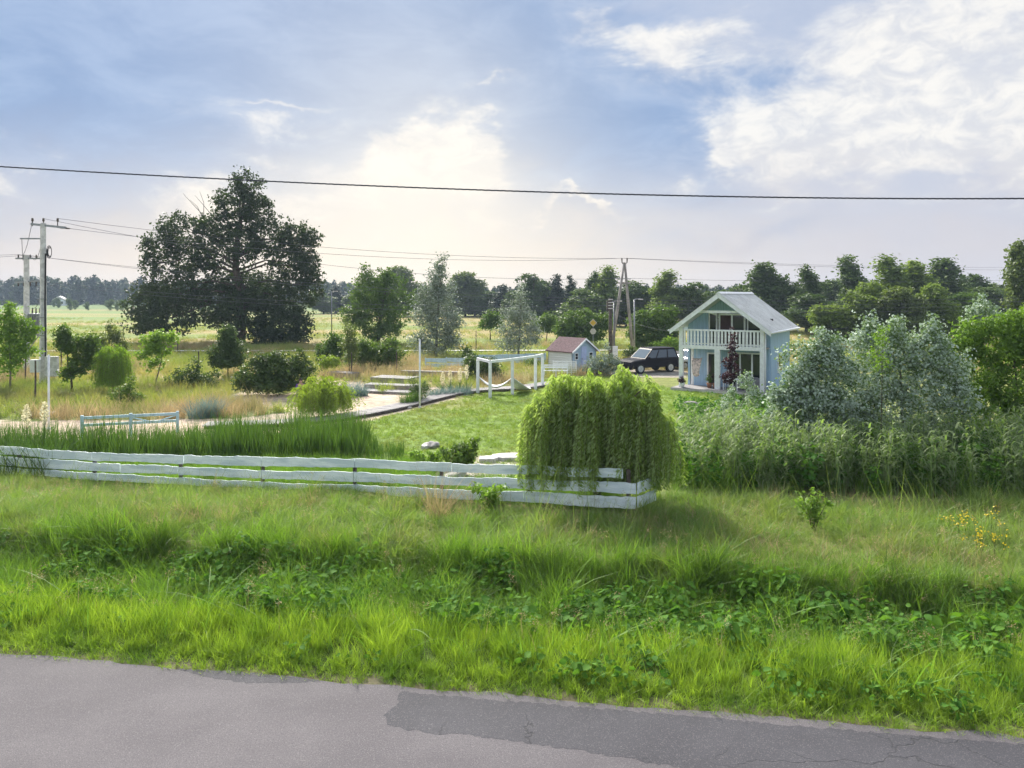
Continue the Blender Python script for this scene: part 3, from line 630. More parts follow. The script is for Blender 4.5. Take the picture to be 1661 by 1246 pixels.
# ------------------------------------------------------------------ garden shed
def shed():
    a = P(889.5, 600, 57.2); c = Vector((a.x, a.y, hz(a.x, a.y)))
    s = empty('garden_shed', c, R(-50), 'small blue and white garden shed with dark red shingle roof', 'shed')
    L, Wd, ze, zr = 2.6, 2.6, 1.55, 2.42
    ux = Vector((1, 0, 0)); uy = Vector((0, 1, 0))
    def q(i, j, z): p = ux*i + uy*j; return (p.x, p.y, z)
    def slab(b, pts, n, th):
        n = Vector(n); b.add([Vector(p) for p in pts] + [Vector(p)-n*th for p in pts], [tuple(range(len(pts))), tuple(range(2*len(pts)-1, len(pts)-1, -1))] + [(k, (k+1) % len(pts), (k+1) % len(pts)+len(pts), k+len(pts)) for k in range(len(pts))]); return b
    nf = Vector((0, -1, 0)); ng = Vector((1, 0, 0))
    o = slab(MB(), [q(0, 0, 0), q(L, 0, 0), q(L, 0, ze), q(0, 0, ze)], nf, .08).build('side_wall', 'shedside', s)
    for k in range(1, 9): MB().box((L/2, -.006, k*.18), (L-.02, .012, .02)).build('clapboard', 'white', s)
    slab(MB(), [q(0, Wd, 0), q(L, Wd, 0), q(L, Wd, ze), q(0, Wd, ze)], -nf, .08).build('side_wall', 'shedside', s)
    slab(MB(), [q(L, 0, 0), q(L, Wd, 0), q(L, Wd, ze), q(L, Wd/2, zr), q(L, 0, ze)], ng, .08).build('gable_wall', 'shedwall', s)
    slab(MB(), [q(0, 0, 0), q(0, Wd, 0), q(0, Wd, ze), q(0, Wd/2, zr), q(0, 0, ze)], -ng, .08).build('gable_wall', 'shedwall', s)
    for j0, j1, z0 in ((-.16, Wd/2, ze-.12), (Wd+.16, Wd/2, ze-.12)):
        pts = [q(-.18, j0, z0), q(L+.2, j0, z0), q(L+.2, j1, zr+.02), q(-.18, j1, zr+.02)]
        slab(MB(), [Vector(p)+Vector((0, 0, .07)) for p in pts], (0, 0, 1), .07).build('roof', 'redroof', s)
        e = [q(L+.205, j0, z0-.06), q(L+.205, j1, zr-.06), q(L+.205, j1, zr+.08), q(L+.205, j0, z0+.08)]
        slab(MB(), [Vector(p)+ng*.03 for p in e], ng, .03).build('barge_board', 'white', s)
    def panel(nm, j0, j1, z0, z1, m, off): return slab(MB(), [Vector(q(L, j, z))+ng*off for j, z in ((j0, z0), (j1, z0), (j1, z1), (j0, z1))], ng, off-.003).build(nm, m, s)
    d = panel('door', .95, 1.5, .05, 1.86, 'lav', .04); hd = MB().box(Vector(q(L, 1.02, .95))+ng*.07, (.04, .04, .12)).build('handle', 'steel', d)
    for j0, j1 in ((.28, .62), (1.78, 2.2)):
        w = panel('window', j0, j1, .9, 1.42, 'white', .03)
        for z0, z1 in ((.95, 1.15), (1.18, 1.37)):
            p = panel('pane', j0+.05, j1-.05, z0, z1, 'glass', .04); p.parent = w
    # white lattice screen standing in front of it
    lp = empty('lattice_screen', (a.x+.15, a.y-3.4, c.z), R(-6), 'low white slatted screen standing in front of the shed', 'screen')
    for k in range(6): MB().b2((0, 0, .12+k*.15), (1.75, .03, .12+k*.15+.08)).build('slat', 'white', lp)
    for k in range(6): MB().b2((k*.335, -.022, 0), (k*.335+.05, -.002, 1.0)).build('upright', 'white', lp)
    bn = empty('garden_bench', (a.x-.6, a.y-5.2, c.z), R(-6), 'white slatted bench between hammock frame and shed', 'bench')
    for k in range(3): MB().b2((0, .1*k, .42), (1.7, .1*k+.08, .45)).build('seat_slat', 'white', bn)
    for k in range(2): MB().b2((0, .32, .6+k*.15), (1.7, .35, .7+k*.15)).build('back_slat', 'white', bn)
    for x in (.03, .85, 1.65):
        for y in (.02, .30): MB().b2((x, y, 0), (x+.05, y+.05, .42 if y < .2 else .85)).build('leg', 'white', bn)
shed()

# ------------------------------------------------------------------ long white board fence
FROWS = {0: (25.5, [(724, 737), (739, 754), (758, 768)]), 150: (24.3, [(734, 747), (750, 764), (767, 778)]), 299: (23.3, [(738.5, 752), (757, 770), (775, 786)]), 425: (22.3, [(741, 756), (763, 776), (782, 795)]),
         576: (21.3, [(744.5, 758), (766, 781), (787, 801)]), 729: (20.4, [(751, 765), (773, 787), (793, 808)]), 1032: (19.1, [(761, 776), (783, 801), (806, 825)])}
fxs = sorted(FROWS)
def frow(px, r):
    D = np.interp(px, fxs, [FROWS[k][0] for k in fxs]); a = np.interp(px, fxs, [FROWS[k][1][r][0] for k in fxs]); b = np.interp(px, fxs, [FROWS[k][1][r][1] for k in fxs]); return P(px, a, D), P(px, b, D)
def board(f, a, b, r, th, off, seed, name='board', m='fence', steps=22, wav=.022):
    """one rough-sawn board with waney edges between pixels a and b of row r"""
    rr = random.Random(seed); vs = []; n = steps; pa = pb = 0.0
    k1, k2 = rr.uniform(0, 9), rr.uniform(0, 9); tl = rr.uniform(-.018, .018)
    q0, q1 = frow(a, r)[0], frow(b, r)[0]; d = (q1-q0).normalized(); nr = Vector((d.y, -d.x, 0)).normalized()
    for i in range(n+1):
        t = i/n; px = a+(b-a)*t; T, B = frow(px, r)
        wt = wav*(math.sin(t*7+k1)*.5 + math.sin(t*19+k2)*.3 + rr.uniform(-.55, .55)); wb = wav*(math.sin(t*6+k2)*.5 + rr.uniform(-.5, .5)); sag = tl*(t-.5)*2
        for z, o in ((T.z+wt+sag, off+th), (B.z+wb+sag, off+th), (B.z+wb+sag, off), (T.z+wt+sag, off)): vs.append((T.x+nr.x*o, T.y+nr.y*o, z))
    fs = [(0, 1, 2, 3), tuple(4*n+k for k in (3, 2, 1, 0))]
    for i in range(n):
        for k in range(4): fs.append((4*i+k, 4*i+(k+1) % 4, 4*i+4+(k+1) % 4, 4*i+4+k))
    return MB().add(vs, fs).build(name, m, f)
def fence():
    f = empty('board_fence', (frow(600, 0)[0].x, frow(600, 0)[0].y, 0), 0, 'long white three board fence with wavy edges along the meadow', 'fence')
    f.location = (0, 0, 0)
    joints = [[-140, 28, 150, 299, 425, 576, 733, 862, 1011], [-140, 52, 196, 290, 425, 574, 700, 850, 1032], [-140, 82, 160, 300, 430, 577, 705, 850, 1032]]
    sd_ = 1
    for r in range(3):
        for a, b in zip(joints[r][:-1], joints[r][1:]):
            board(f, a+.6, b-.4, r, .028, .002 + (.004 if sd_ % 2 else 0), sd_); sd_ += 1
    for px in (-130, 30, 152, 292, 425, 575, 716, 856, 1020):
        T, B = frow(px, 0)[0], frow(px, 2)[1]
        MB().b2((T.x-.05, T.y+.02, B.z-.25), (T.x+.05, T.y+.11, T.z-.03)).build('post', 'darkwood', f)
    # return side at the corner
    T = [frow(1032, r) for r in range(3)]; dv = Vector((.62, .78, 0))
    for r in (1, 2):
        a, b = T[r]; n = 8; vs = []; rr = random.Random(r); nrm = Vector((.78, -.62, 0))
        for i in range(n+1):
            p = dv*(1.0*i/n); w = rr.uniform(-.012, .012)
            for z, o in ((a.z+w, .03), (b.z+w, .03), (b.z+w, 0), (a.z+w, 0)): vs.append((a.x+.02+p.x+nrm.x*o, a.y+p.y+nrm.y*o, z))
        fs = [(0, 1, 2, 3), tuple(4*n+k for k in (3, 2, 1, 0))]
        for i in range(n):
            for k in range(4): fs.append((4*i+k, 4*i+(k+1) % 4, 4*i+4+(k+1) % 4, 4*i+4+k))
        MB().add(vs, fs).build('board', 'fence', f)
fence()

def low_fence(name, pa, pb, Da, Db, rows, nposts, label, m, post_h, cat='fence'):
    """far fences: wavy boards between two pixels; rows in metres above the ground"""
    a, b = P(pa, 600, Da), P(pb, 600, Db); a.z = hz(a.x, a.y); b.z = hz(b.x, b.y); f = empty(name, a, 0, label, cat); d = b-a
    ang = math.atan2(d.y, d.x); f.rotation_euler.z = ang; L = math.hypot(d.x, d.y); rr = random.Random(int(pa))
    for z0, z1 in rows:
        for k in range(nposts-1):
            x0, x1 = L*k/(nposts-1), L*(k+1)/(nposts-1); n = 8; vs = []; p = rr.uniform(0, 6)
            for i in range(n+1):
                x = x0+.01+(x1-x0-.02)*i/n; w = .05*math.sin(x*2.3+p)
                for z, o in ((z1+w*.4, -.03), (z0+w, -.03), (z0+w, 0), (z1+w*.4, 0)): vs.append((x, o, z))
            fs = [(0, 1, 2, 3), tuple(4*n+q for q in (3, 2, 1, 0))]
            for i in range(n):
                for q in range(4): fs.append((4*i+q, 4*i+(q+1) % 4, 4*i+4+(q+1) % 4, 4*i+4+q))
            MB().add(vs, fs).build('board', m, f)
    for k in range(nposts): MB().b2((L*k/(nposts-1)-.05, -.085, 0), (L*k/(nposts-1)+.05, -.033, post_h)).build('post', m, f)
low_fence('garden_fence', 690, 757, 58, 59, [(.12, .38), (.46, .78)], 3, 'short light blue board fence left of the hammock frame', 'fenceb', .85)
low_fence('garden_fence', 757, 884, 61, 63, [(.1, .34), (.42, .8)], 5, 'light blue board fence running behind the hammock frame', 'fenceb', .85)
low_fence('garden_fence', 1042, 1250, 66, 66, [(.1, .36), (.44, .8)], 7, 'pale grey board fence behind the parked cars', 'pale', .9)
# small light-blue railing standing by the reeds
def railing():
    a, b = P(133, 690, 30.2), P(288, 690, 31.6); za = P(133, 676, 30.2).z; zb = P(288, 669, 31.6).z
    f = empty('bridge_railing', (a.x, a.y, 0), 0, 'short light blue wooden railing among the reeds', 'railing'); d = b-a; L = math.hypot(d.x, d.y); f.rotation_euler.z = math.atan2(d.y, d.x)
    for x, zt in ((0, za), (L*.5, (za+zb)/2), (L, zb)): MB().b2((x-.06, -.05, -.35), (x+.06, .05, zt+.05)).build('post', 'fenceb', f, bevel=.008)
    for dz in (0, -.30):
        for x0, x1, z0, z1 in ((.06, L*.5-.06, za, (za+zb)/2), (L*.5+.06, L-.06, (za+zb)/2, zb)):
            MB().add([(x0, -.03, z0+dz-.11), (x1, -.03, z1+dz-.11), (x1, -.03, z1+dz), (x0, -.03, z0+dz), (x0, .03, z0+dz-.11), (x1, .03, z1+dz-.11), (x1, .03, z1+dz), (x0, .03, z0+dz)], [(0,1,2,3),(7,6,5,4),(0,4,5,1),(3,2,6,7),(0,3,7,4),(1,5,6,2)]).build('rail', 'fenceb', f)
    for x0, x1, s in ((L*.52, L*.75, 1), (L*.75, L*.98, -1)): MB().tube([(x0, .0, zb-.12-(.25 if s < 0 else 0)), (x1, .0, zb-.12-(.25 if s > 0 else 0))], .03, 6).build('brace', 'fenceb', f)
railing()

# ------------------------------------------------------------------ hammock frame
def pergola():
    f = empty('hammock_stand', (0, 0, 0), 0, 'white timber hammock frame with posts on the lawn', 'hammock frame')
    foot = {'a': (775, 640, 43.2), 'b': (795, 646, 41.3), 'c': (831, 641, 42.8), 'd': (868.5, 633, 45), 'e': (880, 629, 46.2)}; tops = {}
    for k, (px, py, D) in foot.items():
        p = P(px, py, D); p.z = 0; zt = 1.95; tops[k] = Vector((p.x, p.y, zt)); MB().b2((p.x-.09, p.y-.09, -.02), (p.x+.09, p.y+.09, zt)).build('post', 'white', f, bevel=.01)
    for a, b in (('a', 'b'), ('b', 'c'), ('c', 'd'), ('d', 'e')):
        A, B = tops[a], tops[b]; d = B-A; m = Matrix.Rotation(math.atan2(d.y, d.x), 3, 'Z'); MB().box((A+B)/2+Vector((0, 0, .075)), (d.length+.1, .12, .14), m).build('beam', 'white', f)
    for q, (a, b, lab, w) in enumerate((((777, 612, 43), (831, 612, 42.9), 'white hammock slung between the left posts of the frame', .45), ((832, 614, 42.7), (858, 628, 44.5), 'white hammock hanging on the right side of the frame', .5))):
        A, B = P(*a), P(*b); hm = empty('hammock', (A.x, A.y, 0), 0, lab, 'hammock', 'hammocks in the white frame'); vs = []; n, mN = 15, 7
        A = Vector((0, 0, A.z)); B = Vector((B.x, B.y, B.z)) - Vector((hm.location.x, hm.location.y, 0)); sd_ = (B-A).cross(Vector((0, 0, 1))).normalized()
        for i in range(n):
            t = i/(n-1); c = A.lerp(B, t); sag = (.62 if q == 0 else .40)*4*t*(1-t); ww = w*math.sin(math.pi*max(.02, min(.98, t)))**.7
            for j in range(mN): u = j/(mN-1)*2-1; vs.append(c + sd_*u*ww + Vector((0, 0, -sag + .22*ww*u*u)))
        b_ = MB().add(vs, [(i*mN+j, i*mN+j+1, (i+1)*mN+j+1, (i+1)*mN+j) for i in range(n-1) for j in range(mN-1)]); o = b_.build('cloth', 'cloth', hm, True); md = o.modifiers.new('thick', 'SOLIDIFY'); md.thickness = .025
        MB().tube([A+Vector((0, 0, .0)), A+Vector((0, 0, .12))], .012, 5).build('rope', 'white', hm); MB().tube([B, B+Vector((0, 0, .12))], .012, 5).build('rope', 'white', hm)
pergola()

# ------------------------------------------------------------------ boardwalk, steps, slabs, posts
def boardwalk():
    path = [G(*p) for p in [(330, 697), (450, 694), (545, 686), (610, 675), (670, 662), (715, 650), (765, 638), (850, 634), (930, 622)]]
    w = empty('boardwalk', (0, 0, 0), 0, 'curving grey plank boardwalk between sand and lawn', 'boardwalk'); w.location = (0, 0, 0)
    pts = []
    for i in range(len(path)-1):
        n = max(2, int((path[i+1]-path[i]).length/.16))
        for k in range(n): pts.append(path[i].lerp(path[i+1], k/n))
    S = list(pts)
    for _ in range(40): S = [S[0]] + [(S[i-1]+S[i]*2+S[i+1])/4 for i in range(1, len(S)-1)] + [S[-1]]
    rr = random.Random(3); e = [[], []]; me = MB().b2((-.068, -.55, 0), (.068, .55, .04)).build('plank', 'deck', w); first = True
    for i in range(len(S)-1):
        t = (S[i+1]-S[i]).normalized(); nn = Vector((-t.y, t.x, 0)); c = S[i] + nn*.55
        if first: o = me; first = False
        else: o = link('plank', me.data, w)
        o.location = (c.x, c.y, .13 + rr.uniform(-.006, .006)); o.rotation_euler.z = math.atan2(t.y, t.x) + rr.uniform(-.012, .012)
        if i % 4 == 0: e[0].append(c + nn*.45 + Vector((0, 0, .07))); e[1].append(c - nn*.50 + Vector((0, 0, .06)))
    for q in e: MB().tube(q, .06, 4).build('bearer', 'darkwood', w)
    # timber terrace steps
    for i, (pa, pb, D, z, wd, lab) in enumerate([((575, 634), (662, 642), 43.5, .14, .9, 'lowest grey timber step on the sand'), ((590, 628), (672, 636), 45.2, .30, .9, 'second grey timber step above the sand'), ((600, 619), (662, 622), 48, .42, 1.5, 'wide grey timber platform above the steps'), ((530, 608), (570, 608), 52, .35, 1.0, 'pale low timber platform behind the blue grass'), ((650, 610), (760, 606), 52.5, .38, .5, 'long timber edging behind the cream flowers')]):
        a, b = P(*pa, D), P(*pb, D-1.0); s = empty('timber_step', (a.x, a.y, 0), math.atan2(b.y-a.y, b.x-a.x), lab, 'step', 'timber terraces'); L = math.hypot(b.x-a.x, b.y-a.y)
        n = max(2, int(wd/.2))
        for k in range(n): MB().b2((0, k*wd/n, z-.05), (L, (k+1)*wd/n-.012, z+rr.uniform(0, .01))).build('plank', 'deck', s)
        MB().b2((.02, .02, -.1), (L-.02, wd-.03, z-.052)).build('riser', 'wood', s)
    for i, (px, py, r, lab) in enumerate([(662, 663, .16, 'round dark stone at the foot of the thin pole'), (700, 727, .28, 'flat brown stone at the pond edge in the lawn'), (1120, 664, .5, 'large grey boulder right of the weeping willow'), (1150, 672, .38, 'pale flat stone in front of the house terrace'), (1165, 662, .3, 'small grey stone behind the pale flat one'), (85, 672, .17, 'grey stone beside the cream yucca flowers'), (352, 672, .2, 'pale stone in the dry grass by the blue clump'), (382, 648, .3, 'broken grey stone at the edge of the sand')]):
        p = G(px, py); bm = bmesh.new(); bmesh.ops.create_icosphere(bm, subdivisions=3, radius=r); rq = np.random.default_rng(i)
        k = rq.uniform(2, 5, 3)
        for v in bm.verts: v.co *= 1 + .14*math.sin(v.co.x/r*k[0]+i) + .1*math.sin(v.co.y/r*k[1]*1.7) + .08*math.sin(v.co.z/r*k[2]*2); v.co.z *= .55; v.co.x *= 1.25
        me = bpy.data.meshes.new('stone'); bm.to_mesh(me); bm.free(); me.materials.append(M['stone'])
        tag(link('stone', me, None, (p.x, p.y, hz(p.x, p.y)+r*.2), i*1.3), lab, 'stone', 'garden stones')
    for i, (px, py, w_, d_, lab) in enumerate([(830, 744, 1.5, .9, 'large pale stone slab behind the fence beside the willow'), (792, 748, .8, .6, 'smaller pale slab left of the large one'), (735, 776, 1.2, .5, 'pale slab seen between the fence boards'), (690, 728, .7, .3, 'narrow pale slab at the reed edge')]):
        p = G(px, py); rr2 = random.Random(i); n = 9; prof = [(math.cos(6.283*k/n)*w_/2*rr2.uniform(.8, 1.1), math.sin(6.283*k/n)*d_/2*rr2.uniform(.8, 1.1)) for k in range(n)]
        b = MB(); b.add([(x, y, .12) for x, y in prof] + [(x*1.03, y*1.03, -.1) for x, y in prof], [tuple(range(n)), tuple(range(2*n-1, n-1, -1))] + [(k, (k+1) % n, (k+1) % n+n, k+n) for k in range(n)])
        tag(b.build('stone_slab', 'pale', None, False, (p.x, p.y, hz(p.x, p.y)+.01), i*.5, .02), lab, 'slab', 'pale slabs by the pond')
    for px, pb, pt, D, lab in ((681, 662, 552, 37.5, 'thin white garden pole on the edge of the lawn'), (79, 692, 577, 32, 'thin white pole by the cream yuccas')):
        p = P(px, pb, D); z0 = hz(p.x, p.y); zt = P(px, pt, D).z; o = empty('garden_pole', (p.x, p.y, z0), 0, lab, 'pole', 'thin white poles'); MB().tube([(0, 0, 0), (0, 0, zt-z0)], .045, 10).build('shaft', 'white', o, True); MB().tube([(0, 0, zt-z0), (0, 0, zt-z0+.04)], [.055, .03], 10).build('cap', 'white', o); MB().tube([(0, 0, -.05), (0, 0, .08)], .08, 10).build('foot', 'concrete', o)
boardwalk()

# ------------------------------------------------------------------ parked cars
def car(name, loc, rz, label, body_m, L, W, Hh, suv):
    c = empty(name, loc, rz, label, 'car', 'cars parked by the house')
    hl = L/2; wb = L*.30; wr = .36 if suv else .31; zb = .30
    belt = Hh*.60; hood = belt-.06
    # lower body profile (x forward), with wheel arches cut into the outline
    def arch(cx): return [(cx+math.cos(a)*(wr+.07), wr+math.sin(a)*(wr+.07)) for a in np.linspace(0.15, math.pi-.15, 9)]
    top = [(-hl+.02, .55), (-hl+.05, belt-.02), (-hl+.35, belt+.02), (hl*.28, belt), (hl*.42, hood+.02), (hl*.80, hood-.06), (hl-.06, hood-.18), (hl, .55), (hl-.06, zb)]
    bot = [(p[0], max(zb, p[1])) for p in arch(wb)] + [(p[0], max(zb, p[1])) for p in arch(-wb)]
    prof = top + bot + [(-hl+.06, zb)]
    ys = [(-W/2+.0, .93), (-W/2+.10, 1.0), (W/2-.10, 1.0), (W/2, .93)]
    b = MB(); n = len(prof); vs = []
    for y, k in ((-W/2, 0), (-W/2+.12, 1), (W/2-.12, 1), (W/2, 0)):
        for x, z in prof: vs.append((x*(1 if k else .985), y, z if (k or z < .6) else z-.05))
    fs = [tuple(range(n)), tuple(range(4*n-1, 3*n-1, -1))]
    for r in range(3):
        for i in range(n): fs.append((r*n+i, (r+1)*n+i, (r+1)*n+(i+1) % n, r*n+(i+1) % n))
    b.add(vs, fs).build('body', body_m, c)
    # cabin: tapered greenhouse
    xr0, xr1, xf1, xf0 = -hl+.12, -hl+.42, hl*.06, hl*.40
    if not suv: xr0, xr1 = -hl*.72, -hl*.42
    iw, it = W/2-.08, W/2-.24
    def cab(z): 
        t = (z-belt)/(Hh-belt); return xr0+(xr1-xr0)*t, xf0+(xf1-xf0)*t, iw+(it-iw)*t
    vs = []
    for z in (belt-.03, Hh-.05):
        a, f_, w = cab(z); vs += [(a, -w, z), (f_, -w, z), (f_, w, z), (a, w, z)]
    MB().add(vs, [(0,1,2,3),(7,6,5,4),(0,4,5,1),(1,5,6,2),(2,6,7,3),(3,7,4,0)]).build('cabin', body_m, c)
    a, f_, w = cab(Hh-.05); MB().b2((a-.02, -w, Hh-.049), (f_-.04, w, Hh)).build('roof', body_m, c, bevel=.025)
    def quad(nm, pts, m, nrm, par=c):
        nv = Vector(nrm).normalized(); return MB().add([Vector(p)+nv*.012 for p in pts]+[Vector(p)-nv*.01 for p in pts], [(0,1,2,3),(7,6,5,4),(0,4,5,1),(1,5,6,2),(2,6,7,3),(3,7,4,0)]).build(nm, m, par)
    z0, z1 = belt+.02, Hh-.13
    a0, f0, w0 = cab(z0); a1, f1, w1 = cab(z1)
    quad('windscreen', [(f0, -w0+.1, z0), (f0, w0-.1, z0), (f1, w1-.08, z1), (f1, -w1+.08, z1)], 'glassl', (1, 0, .7)); quad('rear_window', [(a0, w0-.1, z0), (a0, -w0+.1, z0), (a1, -w1+.08, z1), (a1, w1-.08, z1)], 'glass', (-1, 0, .5))
    cuts = [.03, .34, .68, .97] if suv else [.05, .5, .95]
    for s in (-1, 1):
        for p, q in zip(cuts[:-1], cuts[1:]):
            quad('side_window', [(a0+(f0-a0)*(p+.02), s*w0, z0), (a0+(f0-a0)*(q-.02), s*w0, z0), (a1+(f1-a1)*(q-.02), s*w1, z1), (a1+(f1-a1)*(p+.02), s*w1, z1)], 'carglass', (0, s, .3))
        MB().box((f0-.22, s*(W/2+.08), belt+.06), (.12, .18, .14)).build('mirror', body_m, c, bevel=.03)
        quad('headlight', [(hl-.03, s*(W/2-.12), .62), (hl-.03, s*(W/2-.48), .62), (hl-.055, s*(W/2-.48), .76), (hl-.055, s*(W/2-.12), .76)], 'lamp', (1, 0, .2))
        quad('tail_light', [(-hl+.03, s*(W/2-.05), .62), (-hl+.03, s*(W/2-.3), .62), (-hl+.05, s*(W/2-.3), .85), (-hl+.05, s*(W/2-.05), .85)], 'terra', (-1, 0, .1))
        for x in (wb, -wb):
            y = s*(W/2-.11); wh = MB().tube([(x, y-.11, wr), (x, y+.11, wr)], wr, 20).build('wheel', 'rubber', c); MB().tube([(x, y+s*.112, wr), (x, y+s*.125, wr)], [wr*.66, wr*.62], 16).build('rim', 'rim', wh)
            for k in range(5): an = k*1.2566; MB().box((x+math.cos(an)*wr*.33, y+s*.13, wr+math.sin(an)*wr*.33), (wr*.6, .012, .06), Matrix.Rotation(-an, 3, 'Y')).build('spoke', 'carsilver', wh)
    MB().b2((hl-.02, -W/2+.52, .58), (hl+.006, W/2-.52, .76)).build('grille', 'black', c); MB().b2((hl-.03, -W/2+.1, .32), (hl+.03, W/2-.1, .50)).build('bumper', body_m, c, bevel=.03)
    MB().b2((hl+.031, -.26, .40), (hl+.04, .26, .51)).build('number_plate', 'white', c)
M['glassl'] = glassmat('windscreen_glass', (.15, .19, .23)); M['glassl'].node_tree.nodes['Principled BSDF'].inputs['Roughness'].default_value = .45; M['glassl'].node_tree.nodes['Principled BSDF'].inputs['Specular IOR Level'].default_value = 0.0
p = P(1051, 602, 55.5); car('parked_car', (p.x, p.y, hz(p.x, p.y)), R(180+27), 'black sport utility car parked left of the blue house', 'carblack', 4.6, 1.95, 1.82, True)
p = P(1122, 600, 58.5); car('parked_car', (p.x, p.y, hz(p.x, p.y)), R(180+24), 'silver car half hidden behind the house porch', 'carsilver', 4.4, 1.8, 1.48, False)

# ------------------------------------------------------------------ poles and wires
def pole_left():
    D = 48.5; b = P(70, 622, D); zt = P(70, 362, D).z; o = empty('utility_pole', (b.x, b.y, hz(b.x, b.y)), 0, 'tall concrete utility pole with crossarm and cable, left', 'utility pole'); z = zt-o.location.z
    MB().tube([(0, 0, 0), (0, 0, z*.5), (0, 0, z)], [.26, .23, .19], 4).build('shaft', 'concrete', o); 
    MB().box((.35, 0, z-.18), (2.3, .12, .14), Matrix.Rotation(R(6), 3, 'Y')).build('crossarm', 'steel', o)
    for x in (-.7, 0.02, .95): MB().tube([(x, 0, z-.2), (x, 0, z+.1), (x, 0, z+.12), (x, 0, z+.32)], [.03, .03, .075, .06], 8).build('insulator', 'darkwood', o)
    for q in range(3): MB().tube([(.95+.1*q, 0, z-.28-.02*q), (1.75, 0, z-.36)], .045, 6).build('strain_insulator', 'darkwood', o)
    MB().box((-.75, 0, z-1.02), (1.5, .09, .09)).build('lower_arm', 'steel', o)
    MB().tube([(.24, -.12, z-2.0), (.25, -.2, z*.5), (.30, -.22, 1.0)], .05, 6).build('cable_duct', 'black', o)
    for q in range(4):
        pts = [(.48+.17*math.cos(t)*(1-.1*q), -.15+.03*q, z-1.9+(.42-.05*q)*math.sin(t)) for t in np.linspace(0, 6.28, 18)]; MB().tube(pts, .018, 5).build('cable_coil', 'black', o)
    for k in range(3): MB().box((0, -.26, 3.1+k*1.2), (.5, .03, .06)).build('band', 'steel', o)
    MB().b2((-.56, -.5, .72), (.0, -.26, 1.55)).build('meter_box', 'white', o, bevel=.02); MB().b2((.32, -.36, .45), (1.12, -.1, 1.75)).build('switch_cabinet', 'concrete', o, bevel=.02)
    # droppers to the second pole
    D2 = 56; b2 = P(43, 606, D2); zt2 = P(43, 414, D2).z; s = empty('utility_pole', (b2.x, b2.y, hz(b2.x, b2.y)), 0, 'shorter concrete pole with transformer behind the tall one', 'utility pole'); z2 = zt2-s.location.z
    MB().tube([(0, 0, 0), (0, 0, z2)], [.27, .21], 4).build('shaft', 'concrete', s)
    for zz, L, sl in ((z2-.25, 1.9, 0), (z2-2.0, 2.0, -4)): MB().box((.15, -.02, zz), (L, .12, .12), Matrix.Rotation(R(sl), 3, 'Y')).build('crossarm', 'steel', s)
    for zz in (z2-.25, z2-2.0):
        for x in (-.6, -.2, .3, .75): MB().tube([(x, -.02, zz-.02), (x, -.02, zz+(.28 if zz > z2-1 else -.35))], [.06, .045], 8).build('insulator', 'darkwood', s)
    tr = MB().b2((.3, -.35, z2-5.9), (1.15, .35, z2-4.4)).build('transformer', 'steel', s, bevel=.03)
    for k in range(5): MB().b2((.34+k*.17, -.44, z2-5.8), (.37+k*.17, -.352, z2-4.5)).build('fin', 'steel', tr)
    for x in (.45, .72, 1.0): MB().tube([(x, 0, z2-4.4), (x, 0, z2-4.0)], [.06, .04], 8).build('bushing', 'darkwood', tr)
    MB().box((.5, 0, z2-6.0), (1.6, .5, .1)).build('platform', 'steel', s); MB().tube([(1.0, 0, z2-6.0), (.1, 0, z2-7.2)], .05, 5).build('bracket', 'steel', s)
    g = []
    A = Vector(o.location); B = Vector(s.location)
    for q, (x, zz, x2, z3) in enumerate([(-.7, z+.2, -.6, z2+.05), (-1.4, z-1.0, -.2, z2+.05), (0, z-.9, .3, z2+.05), (.2, z-2.4, .75, z2-2.2), (.2, z-2.9, .45, z2-4.0), (.2, z-3.4, 1.0, z2-4.0)]):
        a = A+Vector((x, 0, zz)); e = B+Vector((x2, 0, z3)); pts = []
        for t in np.linspace(0, 1, 12): p_ = a.lerp(e, t); p_.z -= .9*math.sin(math.pi*t)*(1 if q < 5 else .6); pts.append(p_)
        w = MB().tube(pts, .016, 4); w_o = w.build('jumper_wire', 'wire', None); w_o.parent = s; w_o.matrix_parent_inverse = Matrix.Translation(s.location).inverted()
    return A, z, B, z2
PA, PZ, PB, PZ2 = pole_left()
